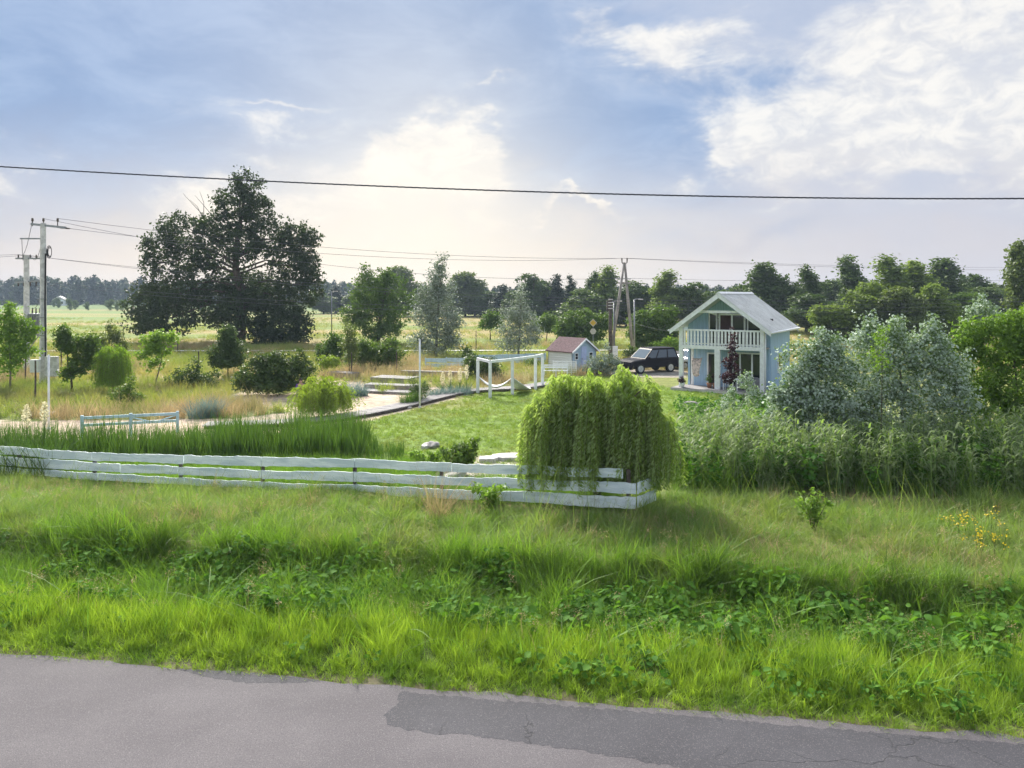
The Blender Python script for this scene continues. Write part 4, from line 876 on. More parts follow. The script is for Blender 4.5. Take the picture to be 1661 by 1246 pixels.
def aframe():
    D = 66; t = P(1013, 428, D); o = empty('utility_pole', (t.x, t.y, hz(t.x, t.y)), 0, 'wooden A frame utility pole rising left of the house', 'utility pole'); z = t.z
    for px, py, y in ((988, 590, -.4), (1029, 590, .4)):
        e = P(px, py, D); MB().tube([(e.x-t.x, y, -.1), ((e.x-t.x)*.5, y*.5, z*.5), ((e.x-t.x)*.04, 0, z)], [.15, .13, .10], 8).build('leg', 'wood', o, True)
    MB().box((0, 0, z*.80), (1.1, .1, .14)).build('cross_brace', 'wood', o); MB().tube([(-.9, 0, z-1.3), (.55, 0, z-1.35)], .05, 6).build('crossarm', 'steel', o)
    for s in (-1, 1): MB().tube([(0, 0, z-.1), (s*.22, 0, z+.1), (s*.24, 0, z+.5)], [.05, .05, .07], 6).build('insulator', 'darkwood', o)
    MB().tube([(0, 0, z-.5), (0, 0, z+.12)], .12, 6).build('pole_top', 'wood', o)
    D = 62; t2 = P(990, 484, D); s = empty('utility_pole', (t2.x, t2.y, hz(t2.x, t2.y)), 0, 'dark wooden pole with lamp left of the A frame pole', 'utility pole')
    MB().tube([(0, 0, -.1), (0, 0, t2.z)], [.17, .13], 8).build('shaft', 'darkwood', s, True); MB().box((-.12, 0, t2.z-.6), (.35, .3, .8)).build('junction_box', 'darkwood', s); MB().tube([(0, 0, t2.z-.35), (.28, 0, t2.z-.25), (.34, -.1, t2.z-.4), (.34, -.1, .2)], .05, 6).build('conduit', 'wire', s)
    for k in range(4): MB().tube([(-.2, -.16, t2.z-.1-.25*k), (.2, -.16, t2.z-.1-.25*k)], .05, 6).build('insulator', 'pale', s)
    MB().b2((.15, -.5, .2), (.55, -.2, 1.5)).build('meter_box', 'white', s)
    return t, t2
TA, TL = aframe()
def lamp_post(px, pb, pt, D, label, arm=.6):
    b = P(px, pb, D); z = P(px, pt, D).z; o = empty('street_lamp', (b.x, b.y, hz(b.x, b.y)), 0, label, 'street lamp', 'far street lamps'); z -= o.location.z
    MB().tube([(0, 0, 0), (0, 0, z)], [.09, .06], 8).build('shaft', 'steel', o, True); MB().tube([(0, 0, z), (arm*.5, 0, z+.06), (arm, 0, z+.05)], .045, 6).build('arm', 'steel', o); MB().box((arm, 0, z+.02), (.45, .2, .1)).build('lamp_head', 'pale', o, bevel=.03)
lamp_post(1029, 590, 486, 70, 'slim street lamp close right of the A frame pole')
lamp_post(538, 552, 473, 100, 'slim street lamp right of the big oak tree')
lamp_post(996, 592, 489, 68, 'slim street lamp left of the A frame pole', .5)
def sign():
    D = 78; b = P(962, 566, D); o = empty('road_sign', (b.x, b.y, hz(b.x, b.y)), 0, 'yellow diamond road sign above a pale plate behind the shed', 'road sign'); z = P(962, 517, D).z
    MB().tube([(0, 0, 0), (0, 0, z)], .035, 8).build('post', 'steel', o); MB().box((0, -.05, z-.45), (.6, .02, .6), Matrix.Rotation(R(45), 3, 'Y')).build('diamond_plate', 'signw', o); MB().box((0, -.065, z-.45), (.47, .012, .47), Matrix.Rotation(R(45), 3, 'Y')).build('diamond_face', 'signy', o)
    b_ = MB(); b_.tube([(0, -.03, z-1.35), (0, -.055, z-1.35)], .34, 6); b_.build('lower_plate', 'signw', o)
sign()
def wire(a, b, sag, label, r=.012, n=40, m='wire', group='overhead wires'):
    pts = []
    for t in np.linspace(0, 1, n): p_ = Vector(a).lerp(Vector(b), t); p_.z -= sag*4*t*(1-t); pts.append(p_)
    o = MB().tube(pts, r, 4).build('overhead_wire', m, None); return tag(o, label, 'wire', group)
# medium-voltage wires: tall pole -> A frame -> off to the right
Rr = P(1900, 432, 120)
for q, (dx, dz) in enumerate(((1.75, -.36), (1.0, .3), (0, .3))):
    wire(PA+Vector((dx, 0, PZ+dz)), TA+Vector(((-.24, .24, -.8)[q], 0, (.5, .5, -1.3)[q])), (.9, .8, 1.3)[q], ('lower', 'upper', 'middle')[q] + ' high wire from the tall concrete pole to the A frame pole')
    wire(TA+Vector(((-.24, .24, .5)[q], 0, (.5, .5, -1.3)[q])), Rr+Vector((0, 0, (0, .6, -1.0)[q])), .8, ('second', 'highest', 'third')[q] + ' wire running right from the A frame pole')
Rl = P(1900, 474, 70)
for q in range(4):
    wire(PB+Vector(((-.6, -.2, .3, .75)[q], 0, PZ2+.05-(.0, .02, 2.0, 2.2)[q])), TL+Vector((0, -.16, -.1-.25*q)), .5+.12*q, ('topmost', 'second', 'third', 'lowest')[q] + ' low wire crossing the big oak tree')
    wire(TL+Vector((.1, -.16, -.1-.25*q)), Rl+Vector((0, 0, -.1-.22*q)), .35+.1*q, ('topmost', 'second', 'third', 'lowest')[q] + ' low wire passing behind the house roof')
Ll = P(-500, 395, 50)
for q in range(3): wire(PB+Vector((-.6, 0, PZ2+.05-(0, .1, 2.0)[q])), Ll+Vector((0, 0, -.7*q)), .4, ('upper', 'middle', 'lower')[q] + ' wire leaving the left frame edge from the shorter concrete pole')
wire(house_at(-.4, -.3, 3.55), TL+Vector((0, -.1, -1.0)), .3, 'service wire from the dark pole to the house eave', .008)
wire(house_at(5.52, 3, 3.58), P(1760, 500, 40), .15, 'dark service wire from the house roof to the right', .009, m='cable')
# the twisted cable in front
def near_cable():
    a, m_, b = P(-250, 254, 10.8), P(830, 310, 9.6), P(1911, 319, 8.4); strands = []
    n = 700; o = empty('aerial_cable', (0, 0, 0), 0, 'thick dark twisted cable crossing the sky', 'cable')
    for s in range(3):
        pts = []
        for i in range(n+1):
            t = i/n; p_ = Vector(a)*(1-t)*(1-2*t) + Vector(m_)*4*t*(1-t) + Vector(b)*t*(2*t-1); ph = 2*math.pi*(t*62+s/3); pts.append(p_+Vector((0, math.cos(ph), math.sin(ph)))*.0050)
        MB().tube(pts, .0054, 5).build('strand', 'cable', o, True)
near_cable()
# field fence posts
for i, (px, py, h_, D, lab) in enumerate([(570, 606, 1.6, 53, 'thin dark fence post left of the timber platform'), (643, 600, 1.5, 55, 'thin dark fence post right of the dark bush'), (57, 650, 2.2, 40, 'dark stake in front of the meter box'), (41, 618, 2.2, 49, 'dark stake behind the young pale tree'), (99, 600, 1.7, 56, 'dark post beside the grey cabinet'), (288, 570, 1.5, 74, 'distant thin post left of the ball tree'), (322, 602, 1.5, 56, 'thin post between the pale saplings'), (772, 576, 1.5, 74, 'distant thin post in front of the small silver tree'), (200, 545, 1.5, 100, 'far thin post in the field left of the oak'), (772, 556, 1.5, 88, 'far white topped post in the stubble')]):
    p_ = P(px, py, D); z0 = hz(p_.x, p_.y); o = empty('fence_post', (p_.x, p_.y, z0), 0, lab, 'post', 'field fence posts'); MB().tube([(0, 0, -.1), (.02, 0, h_*.6), (.01, 0, h_)], [.05, .045, .04], 7).build('stake', 'darkwood', o); MB().tube([(.01, 0, h_), (.01, 0, h_+.03)], [.045, .02], 7).build('cap', 'wood', o)
# lane across the middle distance, seen as a pale line
b_ = MB(); pa = [P(-300, 571, 75), P(150, 571, 75.5), P(520, 572, 75.5), P(760, 571, 76), P(1300, 571, 77), P(2000, 571, 80)]
vs = []; 
for p_ in pa: vs += [(p_.x, p_.y-.55, .10), (p_.x, p_.y+.6, .10)]
MB().add(vs, [(2*i, 2*i+2, 2*i+3, 2*i+1) for i in range(len(pa)-1)]).build('lane', 'pale'); tag(bpy.data.objects['lane'], 'pale narrow lane across the fields', 'lane', None, 'structure')
# far white cottage at the forest edge
def cottage():
    p_ = P(98, 497, 420); o = empty('cottage', (p_.x, p_.y, 0), R(12), 'tiny white cottage at the foot of the far forest', 'cottage')
    MB().b2((-3, -2.5, 0), (3, 2.5, 3.6)).build('wall', 'white', o); MB().prism([(-3.4, 3.5), (3.4, 3.5), (0, 5.6)], -2.9, 2.9).build('roof', 'pale', o)
    for x in (-1.6, 1.2): MB().b2((x, -2.56, 1.2), (x+1, -2.505, 2.5)).build('window', 'glass', o)
cottage()
# person stooping by the dark bush
def person():
    p_ = P(487, 636, 41.5); o = empty('person', (p_.x, p_.y, hz(p_.x, p_.y)), R(20), 'person in a purple top and pale trousers crouching by a dark bush', 'person')
    def skin(name, chains, m):
        me = bpy.data.meshes.new(name); vs = []; es = []; rad = []; ix = {}
        for ch in chains:
            prev = None
            for k, co, r in ch:
                if k not in ix: ix[k] = len(vs); vs.append(co); rad.append(r)
                if prev is not None: es.append((prev, ix[k]))
                prev = ix[k]
        me.from_pydata(vs, es, []); me.materials.append(M[m]); ob = link(name, me, o); sk = ob.modifiers.new('skin', 'SKIN')
        for i, r in enumerate(rad): me.skin_vertices[0].data[i].radius = (r, r)
        me.skin_vertices[0].data[0].use_root = True
        sb = ob.modifiers.new('sub', 'SUBSURF'); sb.levels = 1; sb.render_levels = 2; return ob
    pel = (0, 0, .32); ch = (0, -.17, .70)
    legs = lambda s, e=0: [('p', pel, .13+e), ('h%d' % s, (s*.11, -.02, .30), .095+e), ('k%d' % s, (s*.17, -.40, .44), .065+e), ('a%d' % s, (s*.15, -.22, .08), .045+e)]
    arm = lambda s, e=0: [('c', ch, .13+e), ('s%d' % s, (s*.19, -.19, .74), .06+e), ('e%d' % s, (s*.24, -.38, .54), .045+e), ('w%d' % s, (s*.15, -.58, .42), .032+e)]
    body = [[('p', pel, .13), ('t', (0, -.08, .5), .12), ('c', ch, .12), ('n', (0, -.24, .83), .05), ('hd', (0, -.28, .93), .085), ('hd2', (0, -.29, 1.02), .075)]]
    for s in (-1, 1):
        body += [legs(s) + [('f%d' % s, (s*.15, -.38, .035), .035)], arm(s) + [('m%d' % s, (s*.13, -.66, .38), .03)]]
        for q in range(4): body.append([('m%d' % s, (s*.13, -.66, .38), .03), ('g%d%d' % (s, q), (s*.13+(q-1.5)*.02, -.73, .34), .009), ('j%d%d' % (s, q), (s*.13+(q-1.5)*.02, -.75, .30), .008)])
        body.append([('m%d' % s, (s*.13, -.66, .38), .03), ('th%d' % s, (s*.08, -.68, .36), .009)])
    skin('body', body, 'skin'); skin('shirt', [[('t', (0, -.06, .42), .155), ('c', ch, .155)]] + [arm(s, .018) for s in (-1, 1)], 'shirt'); skin('trousers', [legs(s, .022) for s in (-1, 1)], 'trouser')
    bm = bmesh.new(); bmesh.ops.create_uvsphere(bm, u_segments=14, v_segments=10, radius=.105)
    for v in bm.verts: v.co.z *= 1.05; v.co.y = v.co.y*1.0+.02
    bmesh.ops.translate(bm, verts=bm.verts, vec=(0, -.265, 1.0)); me = bpy.data.meshes.new('hair'); bm.to_mesh(me); bm.free(); me.materials.append(M['hair']); link('hair', me, o)
person()

# ------------------------------------------------------------------ trees
def px_lobes(L, D, base, dy=.8):
    out = []
    for px, py, rx, ry, *off in L:
        c = P(px, py, D); k = D/F; out.append((c.x-base.x, (off[0] if off else 0)*k, c.z-base.z, rx*k, rx*k*dy, ry*k))
    return out
def shoots(L, n, seed, r0=7, r1=16):
    """small upright shoots that break up a crown's outline"""
    r = random.Random(seed); out = list(L)
    for k in range(n):
        l = L[r.randrange(len(L))]; a = r.uniform(.1, 3.04); out.append((l[0]+math.cos(a)*l[2]*1.05, l[1]-math.sin(a)*l[3]*1.1, r.uniform(.6, 1.2)*r0, r.uniform(.6, 1.3)*r1, r.uniform(-12, 12)))
    return out
def hand_tree(name, base_px, base_py, D, L, m, label, r0, clumps, per, cr, leaf, top=None, bark='bark', cat='tree', group=None, aspect=.65, shell=.45, seed=1, dy=.8, sh=.8):
    b = P(base_px, base_py, D); b.z = hz(b.x, b.y); o = empty(name, b, 0, label, cat, group); lb = px_lobes(shoots(L, int(len(L)*sh), seed, leaf*F/D*2.2, leaf*F/D*4), D, b, dy)
    tz = max(l[2] for l in lb) if top is None else top; main = px_lobes(L, D, b, dy)
    tx = sorted(lb, key=lambda l: -l[2])[0][0]
    if r0: limbs(MB(), (0, 0, -.15), (tx*.8, 0, tz*.95), r0, main).build('trunk', bark, o, True)
    link('crown', crown_mesh(name + '_crown', lb, m, clumps, per, cr, leaf, aspect, shell, seed=seed), o); return o
OAK = [(400, 300, 30, 26), (385, 330, 42, 32), (420, 345, 34, 30), (360, 365, 38, 30), (300, 375, 48, 36), (262, 398, 34, 30), (245, 430, 22, 20), (300, 420, 44, 30, 20), (345, 410, 36, 34), (440, 385, 44, 34), (478, 385, 36, 32, 10), (505, 388, 20, 18), (405, 400, 36, 40, -25), (470, 425, 42, 32), (497, 435, 26, 34), (505, 470, 22, 28),
       (290, 470, 56, 36, -20), (250, 500, 48, 36), (228, 528, 30, 26), (285, 525, 52, 28, -30), (340, 500, 56, 46, 30), (395, 470, 50, 40, 20), (440, 475, 54, 42), (395, 515, 60, 38), (470, 500, 42, 38), (320, 545, 50, 14, -20), (345, 455, 30, 28, 30)]
OAK = [(l[0], l[1]-(8 if l[1] > 495 else 0), l[2]*.88, l[3]*.83, *l[4:]) for l in OAK if l[1] < 540]
hand_tree('oak_tree', 385, 562, 91, OAK, 'oak', 'huge dark oak tree standing in the field, left', .75, 3200, 17, .60, .36, shell=.55, seed=2, dy=1.0, sh=0)
hand_tree('round_bush', 458, 567, 88, [(458, 530, 44, 34), (432, 540, 26, 22), (485, 528, 22, 28), (455, 550, 42, 16)], 'oak', 'big dark round bush under the right side of the oak', .2, 520, 16, .6, .30, cat='bush', seed=3)
# dead twigs showing above the oak's left shoulder
o = bpy.data.objects['oak_tree']; b_ = MB(); rr = random.Random(4)
for k in range(4):
    s_ = P(330+rr.uniform(-4, 22), 352, 91)-o.location; e = P(300+k*9+rr.uniform(-4, 4), 312+rr.uniform(-6, 14), 91)-o.location; mid = (s_+e)/2+Vector((rr.uniform(-.3, .3), 0, .2)); b_.tube([s_, mid, e], [.05, .03, .015], 5)
b_.build('dead_branch', 'greybark', o)
hand_tree('walnut_tree', 612, 560, 88, [(600, 470, 34, 24), (635, 470, 26, 24), (612, 455, 22, 16), (585, 500, 32, 26), (640, 510, 26, 26), (610, 520, 38, 28), (570, 515, 16, 16), (620, 540, 34, 16), (655, 490, 12, 18)], 'mid', 'full green walnut tree right of the oak', .25, 760, 16, .6, .30, shell=.55, seed=5)
hand_tree('silver_poplar_tree', 706, 580, 70, [(708, 445, 14, 22), (716, 430, 10, 12), (700, 475, 22, 22), (722, 480, 20, 24), (690, 510, 22, 24), (715, 520, 28, 26), (735, 520, 16, 22), (705, 555, 32, 24), (735, 555, 16, 18), (678, 560, 12, 18)], 'silver2', 'tall grey leaved poplar behind the thin white pole', .14, 900, 14, .5, .20, bark='greybark', seed=6, shell=.3)
hand_tree('silver_willow_tree', 841, 582, 66, [(842, 485, 10, 14), (838, 505, 20, 18), (852, 520, 20, 18), (825, 530, 20, 20), (845, 548, 28, 20), (865, 540, 14, 18), (822, 558, 18, 14)], 'silver2', 'airy silver leaved tree left of the garden shed', .10, 520, 13, .45, .17, bark='greybark', seed=7, shell=.25)
hand_tree('field_tree', 795, 556, 95, [(790, 525, 14, 12), (805, 522, 14, 12), (797, 515, 12, 10)], 'mid', 'small young green tree in the stubble field', .08, 150, 14, .5, .28, seed=8)
hand_tree('field_tree', 885, 556, 92, [(878, 528, 14, 12), (893, 530, 14, 12), (885, 520, 12, 10)], 'mid', 'young green tree in the stubble right of the silver tree', .08, 150, 14, .5, .28, seed=9)
hand_tree('plum_tree', 945, 565, 84, [(920, 530, 20, 20), (945, 520, 26, 18), (965, 530, 20, 22), (940, 545, 34, 16), (918, 548, 14, 12)], 'mid', 'broad green fruit tree behind the shed roof', .16, 560, 15, .55, .27, seed=10)
hand_tree('plum_tree', 1060, 575, 76, [(1045, 520, 18, 18), (1070, 515, 24, 20), (1085, 535, 16, 22), (1050, 545, 26, 22), (1072, 552, 20, 18), (1040, 560, 16, 14)], 'mid', 'broad green fruit tree between the A frame pole and house', .15, 650, 15, .5, .26, seed=11)
hand_tree('ivy_bush', 1027, 602, 64, [(1027, 580, 14, 16), (1020, 590, 14, 10), (1040, 588, 10, 10)], 'dark', 'dark bush at the foot of the A frame pole', .05, 170, 14, .35, .2, cat='bush', seed=12)
# near-left saplings and shrubs
hand_tree('locust_sapling', 16, 650, 45, [(20, 525, 22, 22), (8, 550, 22, 26), (35, 560, 24, 26), (15, 585, 26, 22), (45, 535, 12, 16)], 'light', 'young pale green tree at the left frame edge', .06, 420, 13, .34, .17, bark='greybark', seed=13, shell=.25)
hand_tree('vine_tree', 118, 640, 44, [(112, 560, 20, 14), (140, 556, 18, 14), (98, 552, 10, 8), (128, 590, 20, 18), (112, 605, 14, 12), (150, 580, 12, 12)], 'mid', 'small irregular dark green tree right of the concrete pole', .07, 430, 14, .26, .17, seed=14)
hand_tree('sumac_tree', 250, 640, 47, [(240, 550, 13, 9), (262, 548, 12, 8), (248, 565, 14, 9), (232, 575, 12, 9), (268, 570, 10, 10), (250, 590, 14, 10)], 'light', 'feathery light green sapling left of the ball tree', .05, 230, 13, .26, .18, bark='greybark', seed=15, shell=.3)
hand_tree('hedge_tree', 178, 600, 58, [(160, 555, 16, 14), (185, 545, 12, 12), (200, 565, 10, 14)], 'olive', 'thin yellowish sapling behind the drooping green tree', .05, 200, 13, .36, .17, seed=16, shell=.3)
hand_tree('ball_maple_tree', 370, 622, 51, [(368, 550, 14, 16), (360, 570, 20, 18), (380, 570, 18, 20), (368, 585, 28, 12), (370, 538, 9, 10)], 'dark', 'neat dark ball tree on a thin trunk under the oak', .05, 420, 15, .3, .17, seed=17, sh=0)
hand_tree('round_shrub', 308, 640, 46, [(300, 618, 26, 20), (325, 622, 22, 18), (285, 628, 18, 12), (335, 630, 14, 10)], 'dark', 'low dark green shrub left of the ball tree', 0, 330, 15, .28, .15, cat='bush', seed=18)
hand_tree('round_shrub', 440, 640, 42.5, [(415, 605, 34, 28), (450, 600, 36, 26), (478, 612, 22, 24), (400, 622, 20, 14), (440, 622, 46, 14), (430, 585, 18, 14)], 'dark', 'large dark green shrub behind the crouching person', 0, 800, 16, .28, .15, cat='bush', seed=19)
hand_tree('round_shrub', 205, 652, 38, [(195, 640, 18, 14), (220, 645, 14, 10)], 'mid', 'small green shrub in the dry grass near the drooping tree', 0, 120, 14, .2, .11, cat='bush', seed=20)
hand_tree('round_shrub', 540, 590, 62, [(535, 570, 22, 16), (552, 560, 16, 16), (525, 578, 14, 10)], 'mid', 'rounded green bush left of the long dark bush row', 0, 260, 14, .35, .19, cat='bush', seed=21)
hand_tree('round_shrub', 610, 595, 58, [(590, 570, 24, 18), (615, 575, 28, 18), (640, 580, 18, 14), (575, 582, 14, 12)], 'mid', 'long dark green bush row under the walnut tree', 0, 480, 15, .35, .19, cat='bush', seed=22)
hand_tree('round_shrub', 538, 600, 53, [(538, 585, 12, 11), (532, 592, 9, 8)], 'yell', 'small bright yellow green bush in dry grass', 0, 110, 14, .22, .13, cat='bush', seed=23)
hand_tree('sapling', 567, 606, 54, [(568, 540, 9, 14), (566, 560, 13, 14), (570, 580, 13, 14)], 'olive', 'thin conical sapling before the walnut tree', .04, 170, 13, .3, .15, seed=24, shell=.2)
hand_tree('round_shrub', 787, 616, 50, [(790, 598, 20, 18), (770, 602, 12, 14), (805, 606, 10, 12)], 'dark', 'dark drooping shrub behind the hammock frame', 0, 260, 15, .3, .16, cat='bush', seed=25)
hand_tree('round_shrub', 758, 594, 60, [(758, 582, 8, 12), (750, 588, 8, 8), (765, 576, 5, 7)], 'dark', 'narrow dark shrub at the gap in the blue fence', 0, 90, 14, .25, .16, cat='bush', seed=26)
hand_tree('round_shrub', 976, 610, 53, [(968, 592, 16, 14), (985, 586, 16, 12), (990, 600, 14, 10), (960, 604, 10, 8)], 'silver2', 'silvery shrub between shed and black car', 0, 240, 14, .28, .14, cat='bush', seed=27)
hand_tree('round_shrub', 683, 650, 40, [(682, 636, 16, 12), (690, 626, 10, 8), (676, 642, 10, 8)], 'dark', 'dark grassy shrub beside the thin white garden pole', 0, 150, 14, .18, .12, cat='bush', seed=28, aspect=.25)
hand_tree('round_shrub', 868, 592, 58, [(858, 588, 10, 6), (872, 590, 8, 5)], 'mid', 'tiny green shrub at the left end of the shed', 0, 40, 12, .2, .13, cat='bush', seed=29)
hand_tree('round_shrub', 1105, 590, 72, [(1085, 560, 18, 14), (1105, 566, 16, 14), (1080, 575, 16, 10)], 'light', 'pale green bushes behind the cars beside the house', 0, 200, 14, .4, .22, cat='bush', seed=30)
hand_tree('purple_maple_tree', 1188, 645, 39.5, [(1190, 545, 5, 13), (1186, 563, 7, 11), (1191, 578, 8, 9), (1181, 590, 9, 9), (1194, 602, 9, 9), (1182, 611, 11, 9), (1188, 597, 8, 10)], 'purple', 'slender dark purple leaved tree in front of the balcony', .03, 110, 13, .17, .12, bark='white', seed=31, sh=0)
# shrubs near the fence and in the meadow
def leafy_plant(name, px, py, D, hpx, wpx, m, label, leaf, n, cat='bush', seed=50):
    b = P(px, py, D); b.z = hz(b.x, b.y); o = empty(name, b, 0, label, cat); k = D/F; h_ = hpx*k; w_ = wpx*k*.5; r = random.Random(seed); s = MB(); lb = []
    for i in range(9):
        a = r.uniform(0, 6.28); q = r.uniform(.2, 1)*w_; zt = h_*r.uniform(.6, 1); e = Vector((math.cos(a)*q, math.sin(a)*q, zt)); s.tube([(0, 0, -.05), (e.x*.4, e.y*.4, zt*.5), e], [.012, .008, .004], 5)
        for t in (.45, .65, .85, 1.0): lb.append((e.x*t, e.y*t, zt*t, w_*.28, w_*.28, h_*.10))
    s.build('stem', 'bark', o); link('foliage', crown_mesh(name+'_leaves', lb, m, n, 8, leaf*1.2, leaf, .6, .2, seed=seed), o)
leafy_plant('sapling', 793, 822, 19.2, 46, 66, 'light', 'leafy green sapling growing in front of the white fence', .11, 75, seed=51)
leafy_plant('sapling', 1320, 856, 17.6, 66, 44, 'light', 'lone leafy sapling in the meadow, right', .095, 70, seed=52)
leafy_plant('sedge_shrub', 752, 756, 23.4, 54, 84, 'mid', 'dark green shrub behind the fence left of the willow', .12, 330, seed=53)
leafy_plant('pond_shrub', 694, 752, 24.2, 34, 60, 'light', 'small bright green shrub at the end of the reeds', .09, 200, seed=54)
# weeping trees
def weeping(name, px, py, D, topz, spread, strands, m, label, trunk_r, leaf, seed, low=.1, ell=1.0, bark='bark', tops=None, step=.055):
    global rng; keep = rng; rng = np.random.default_rng(seed)
    b = P(px, py, D); b.z = hz(b.x, b.y); o = empty(name, b, 0, label, 'tree'); mb = MB(); rr = random.Random(seed)
    mb.tube([(0, 0, -.1), (.05, 0, topz*.4), (0, .03, topz*.75)], [trunk_r, trunk_r*.8, trunk_r*.5], 8)
    tops = tops or [(0, 0, 1.0)]
    pos = []; ax = []; nr = []
    for tx, ty, tk in tops: mb.tube([(0, 0, topz*.45), (tx*.5, ty*.5, topz*.72*tk), (tx, ty, topz*tk*.93)], [trunk_r*.6, trunk_r*.4, trunk_r*.15], 6)
    st = MB()
    tuft = []
    for i in range(max(12, strands//5)):
        tx, ty, tk = tops[i % len(tops)]; a = rr.uniform(0, 6.283); q = math.sqrt(rr.random())*spread
        ez = topz*tk*(1-.20*(q/spread)**2) + rr.uniform(-.30, .20); tuft.append((tx+math.cos(a)*q*.75, ty+math.sin(a)*q*ell*.75, ez, a, q, (low + rr.uniform(0, .6)*(ez*.5 if rr.random() < .5 else .25)), rr.uniform(.05, .36)))
    for i in range(strands):
        tx0, ty0, ez, a, q, lo, ou = tuft[i % len(tuft)]; a += rr.gauss(0, .25); j = .10*spread
        ex, ey = tx0+rr.gauss(0, j), ty0+rr.gauss(0, j); ez += rr.gauss(0, .06)
        out = Vector((math.cos(a), math.sin(a)*ell, 0))*spread*ou; L = max(.4, ez-lo-abs(rr.gauss(0, .22))*ez*.3)
        n = int(L/step); ph = rr.uniform(0, 6); pts = []
        for k in range(n):
            t = k/n; s_ = t*L; x = ex+out.x*(1-math.exp(-3*t))+.05*math.sin(s_*2.2+ph); y = ey+out.y*(1-math.exp(-3*t))+.05*math.cos(s_*1.9+ph); z = ez-s_ + .22*math.sin(math.pi*min(1, t*4))*(q/spread)
            p_ = (x, y, z)
            if k % 6 == 0: pts.append(p_)
            for w in range(2):
                aa = rr.uniform(0, 6.28); ax.append((math.cos(aa)*.8, math.sin(aa)*.8, -rr.uniform(.3, 1.1))); pos.append((x+math.cos(aa)*.05, y+math.sin(aa)*.05, z+rr.uniform(-.02, .02))); nr.append((math.cos(aa+1.5), math.sin(aa+1.5), .35))
        if len(pts) > 1: st.tube(pts, .005, 3, False)
    pos = np.array(pos); V, Q, rn = leaf_quads(pos, np.array(nr), leaf*rng.uniform(.7, 1.3, len(pos)), .2, .05, axis=np.array(ax))
    mb.build('trunk', bark, o, True); st.build('twig', 'olivetwig', o); link('crown', npmesh(name+'_crown', V, Q, rn, m), o); rng = keep
M['olivetwig'] = mat('olive_twig', (.20, .21, .07), .8)
weeping('weeping_willow_tree', 968, 826, 19.95, 3.42, .68, 1050, 'willow', 'big weeping willow hanging over the end of the white fence', .11, .14, 61, low=.34, ell=.8, tops=[(-1.42, .1, .84), (-1.1, -.2, .97), (-.75, .3, 1.02), (-.35, -.3, .97), (0, .3, 1.02), (.4, -.2, .98), (.8, .2, 1.03), (1.15, -.25, .99), (1.45, .2, .92), (1.62, .1, .76)])
weeping('weeping_mulberry_tree', 183, 644, 43.5, 2.7, 1.05, 260, 'light', 'drooping green umbrella tree left of the oak', .06, .16, 62, low=.2, tops=[(0, 0, 1.0), (-.25, 0, .95), (.3, 0, .9)], step=.09)
weeping('weeping_pea_tree', 522, 676, 34.5, 1.75, 1.15, 480, 'yell', 'low yellow green weeping tree on the sand edge', .05, .14, 63, low=.08, tops=[(0, 0, 1.0), (-.6, 0, .78), (.65, 0, .72), (.2, .3, .95)], step=.07)
# white poplars and ash-leaved maple on the right
hand_tree('white_poplar_tree', 1300, 780, 25, [(1318, 578, 24, 24), (1365, 600, 36, 36), (1372, 665, 44, 40), (1365, 720, 46, 34), (1350, 560, 18, 20), (1300, 615, 30, 30), (1330, 590, 34, 34), (1290, 655, 36, 34), (1330, 650, 46, 40), (1265, 700, 46, 30), (1330, 710, 50, 34), (1235, 700, 28, 26), (1290, 745, 60, 26), (1262, 640, 20, 20), (1270, 580, 7, 22), (1290, 562, 7, 20)], 'silver', 'pale leaved white poplar bush beside the house wall', .05, 2300, 14, .22, .10, bark='greybark', cat='bush', seed=70, shell=.25, aspect=.8)
hand_tree('white_poplar_tree', 1470, 790, 25.5, [(1400, 555, 24, 26), (1440, 580, 40, 34), (1500, 575, 40, 34), (1540, 600, 32, 34), (1410, 630, 48, 40), (1480, 640, 54, 44), (1545, 650, 40, 40), (1430, 700, 54, 36), (1510, 705, 56, 36), (1395, 690, 36, 36), (1450, 745, 60, 28), (1540, 740, 44, 28), (1455, 545, 18, 16), (1510, 545, 16, 14)], 'silver', 'largest silvery white poplar bush before the birches', .06, 2800, 14, .22, .10, bark='greybark', cat='bush', seed=71, shell=.25, aspect=.8)
hand_tree('white_poplar_tree', 1450, 800, 22.6, [(1450, 735, 40, 30), (1430, 770, 34, 24), (1475, 765, 30, 26)], 'light', 'low pale green poplar shoot among the reeds', .03, 300, 13, .13, .085, bark='greybark', cat='bush', seed=72, shell=.25, aspect=.8)
hand_tree('white_poplar_tree', 1190, 740, 31, [(1185, 660, 18, 22), (1200, 690, 28, 24), (1165, 700, 22, 20), (1220, 640, 14, 22), (1205, 620, 8, 12)], 'silver', 'smaller silvery poplar in front of the house terrace', .03, 420, 13, .16, .09, bark='greybark', cat='bush', seed=73, shell=.25, aspect=.8)
hand_tree('white_poplar_tree', 1600, 640, 34, [(1590, 505, 20, 18), (1612, 520, 22, 24), (1580, 530, 16, 20)], 'silver', 'silver poplar top rising behind the bright green tree', .05, 260, 13, .2, .11, bark='greybark', seed=74, shell=.25, aspect=.8)
hand_tree('ash_maple_tree', 1650, 780, 27, [(1575, 545, 26, 26), (1610, 555, 40, 34), (1660, 545, 44, 44), (1590, 610, 36, 36), (1650, 620, 54, 50), (1710, 600, 50, 80), (1600, 670, 34, 36), (1660, 690, 46, 36), (1600, 720, 36, 26), (1650, 735, 40, 26), (1560, 585, 26, 30), (1560, 640, 22, 30), (1640, 530, 26, 26)], 'maple', 'bright green ash leaved maple at the right frame edge', .08, 1900, 16, .24, .14, seed=75, shell=.6, aspect=.5)
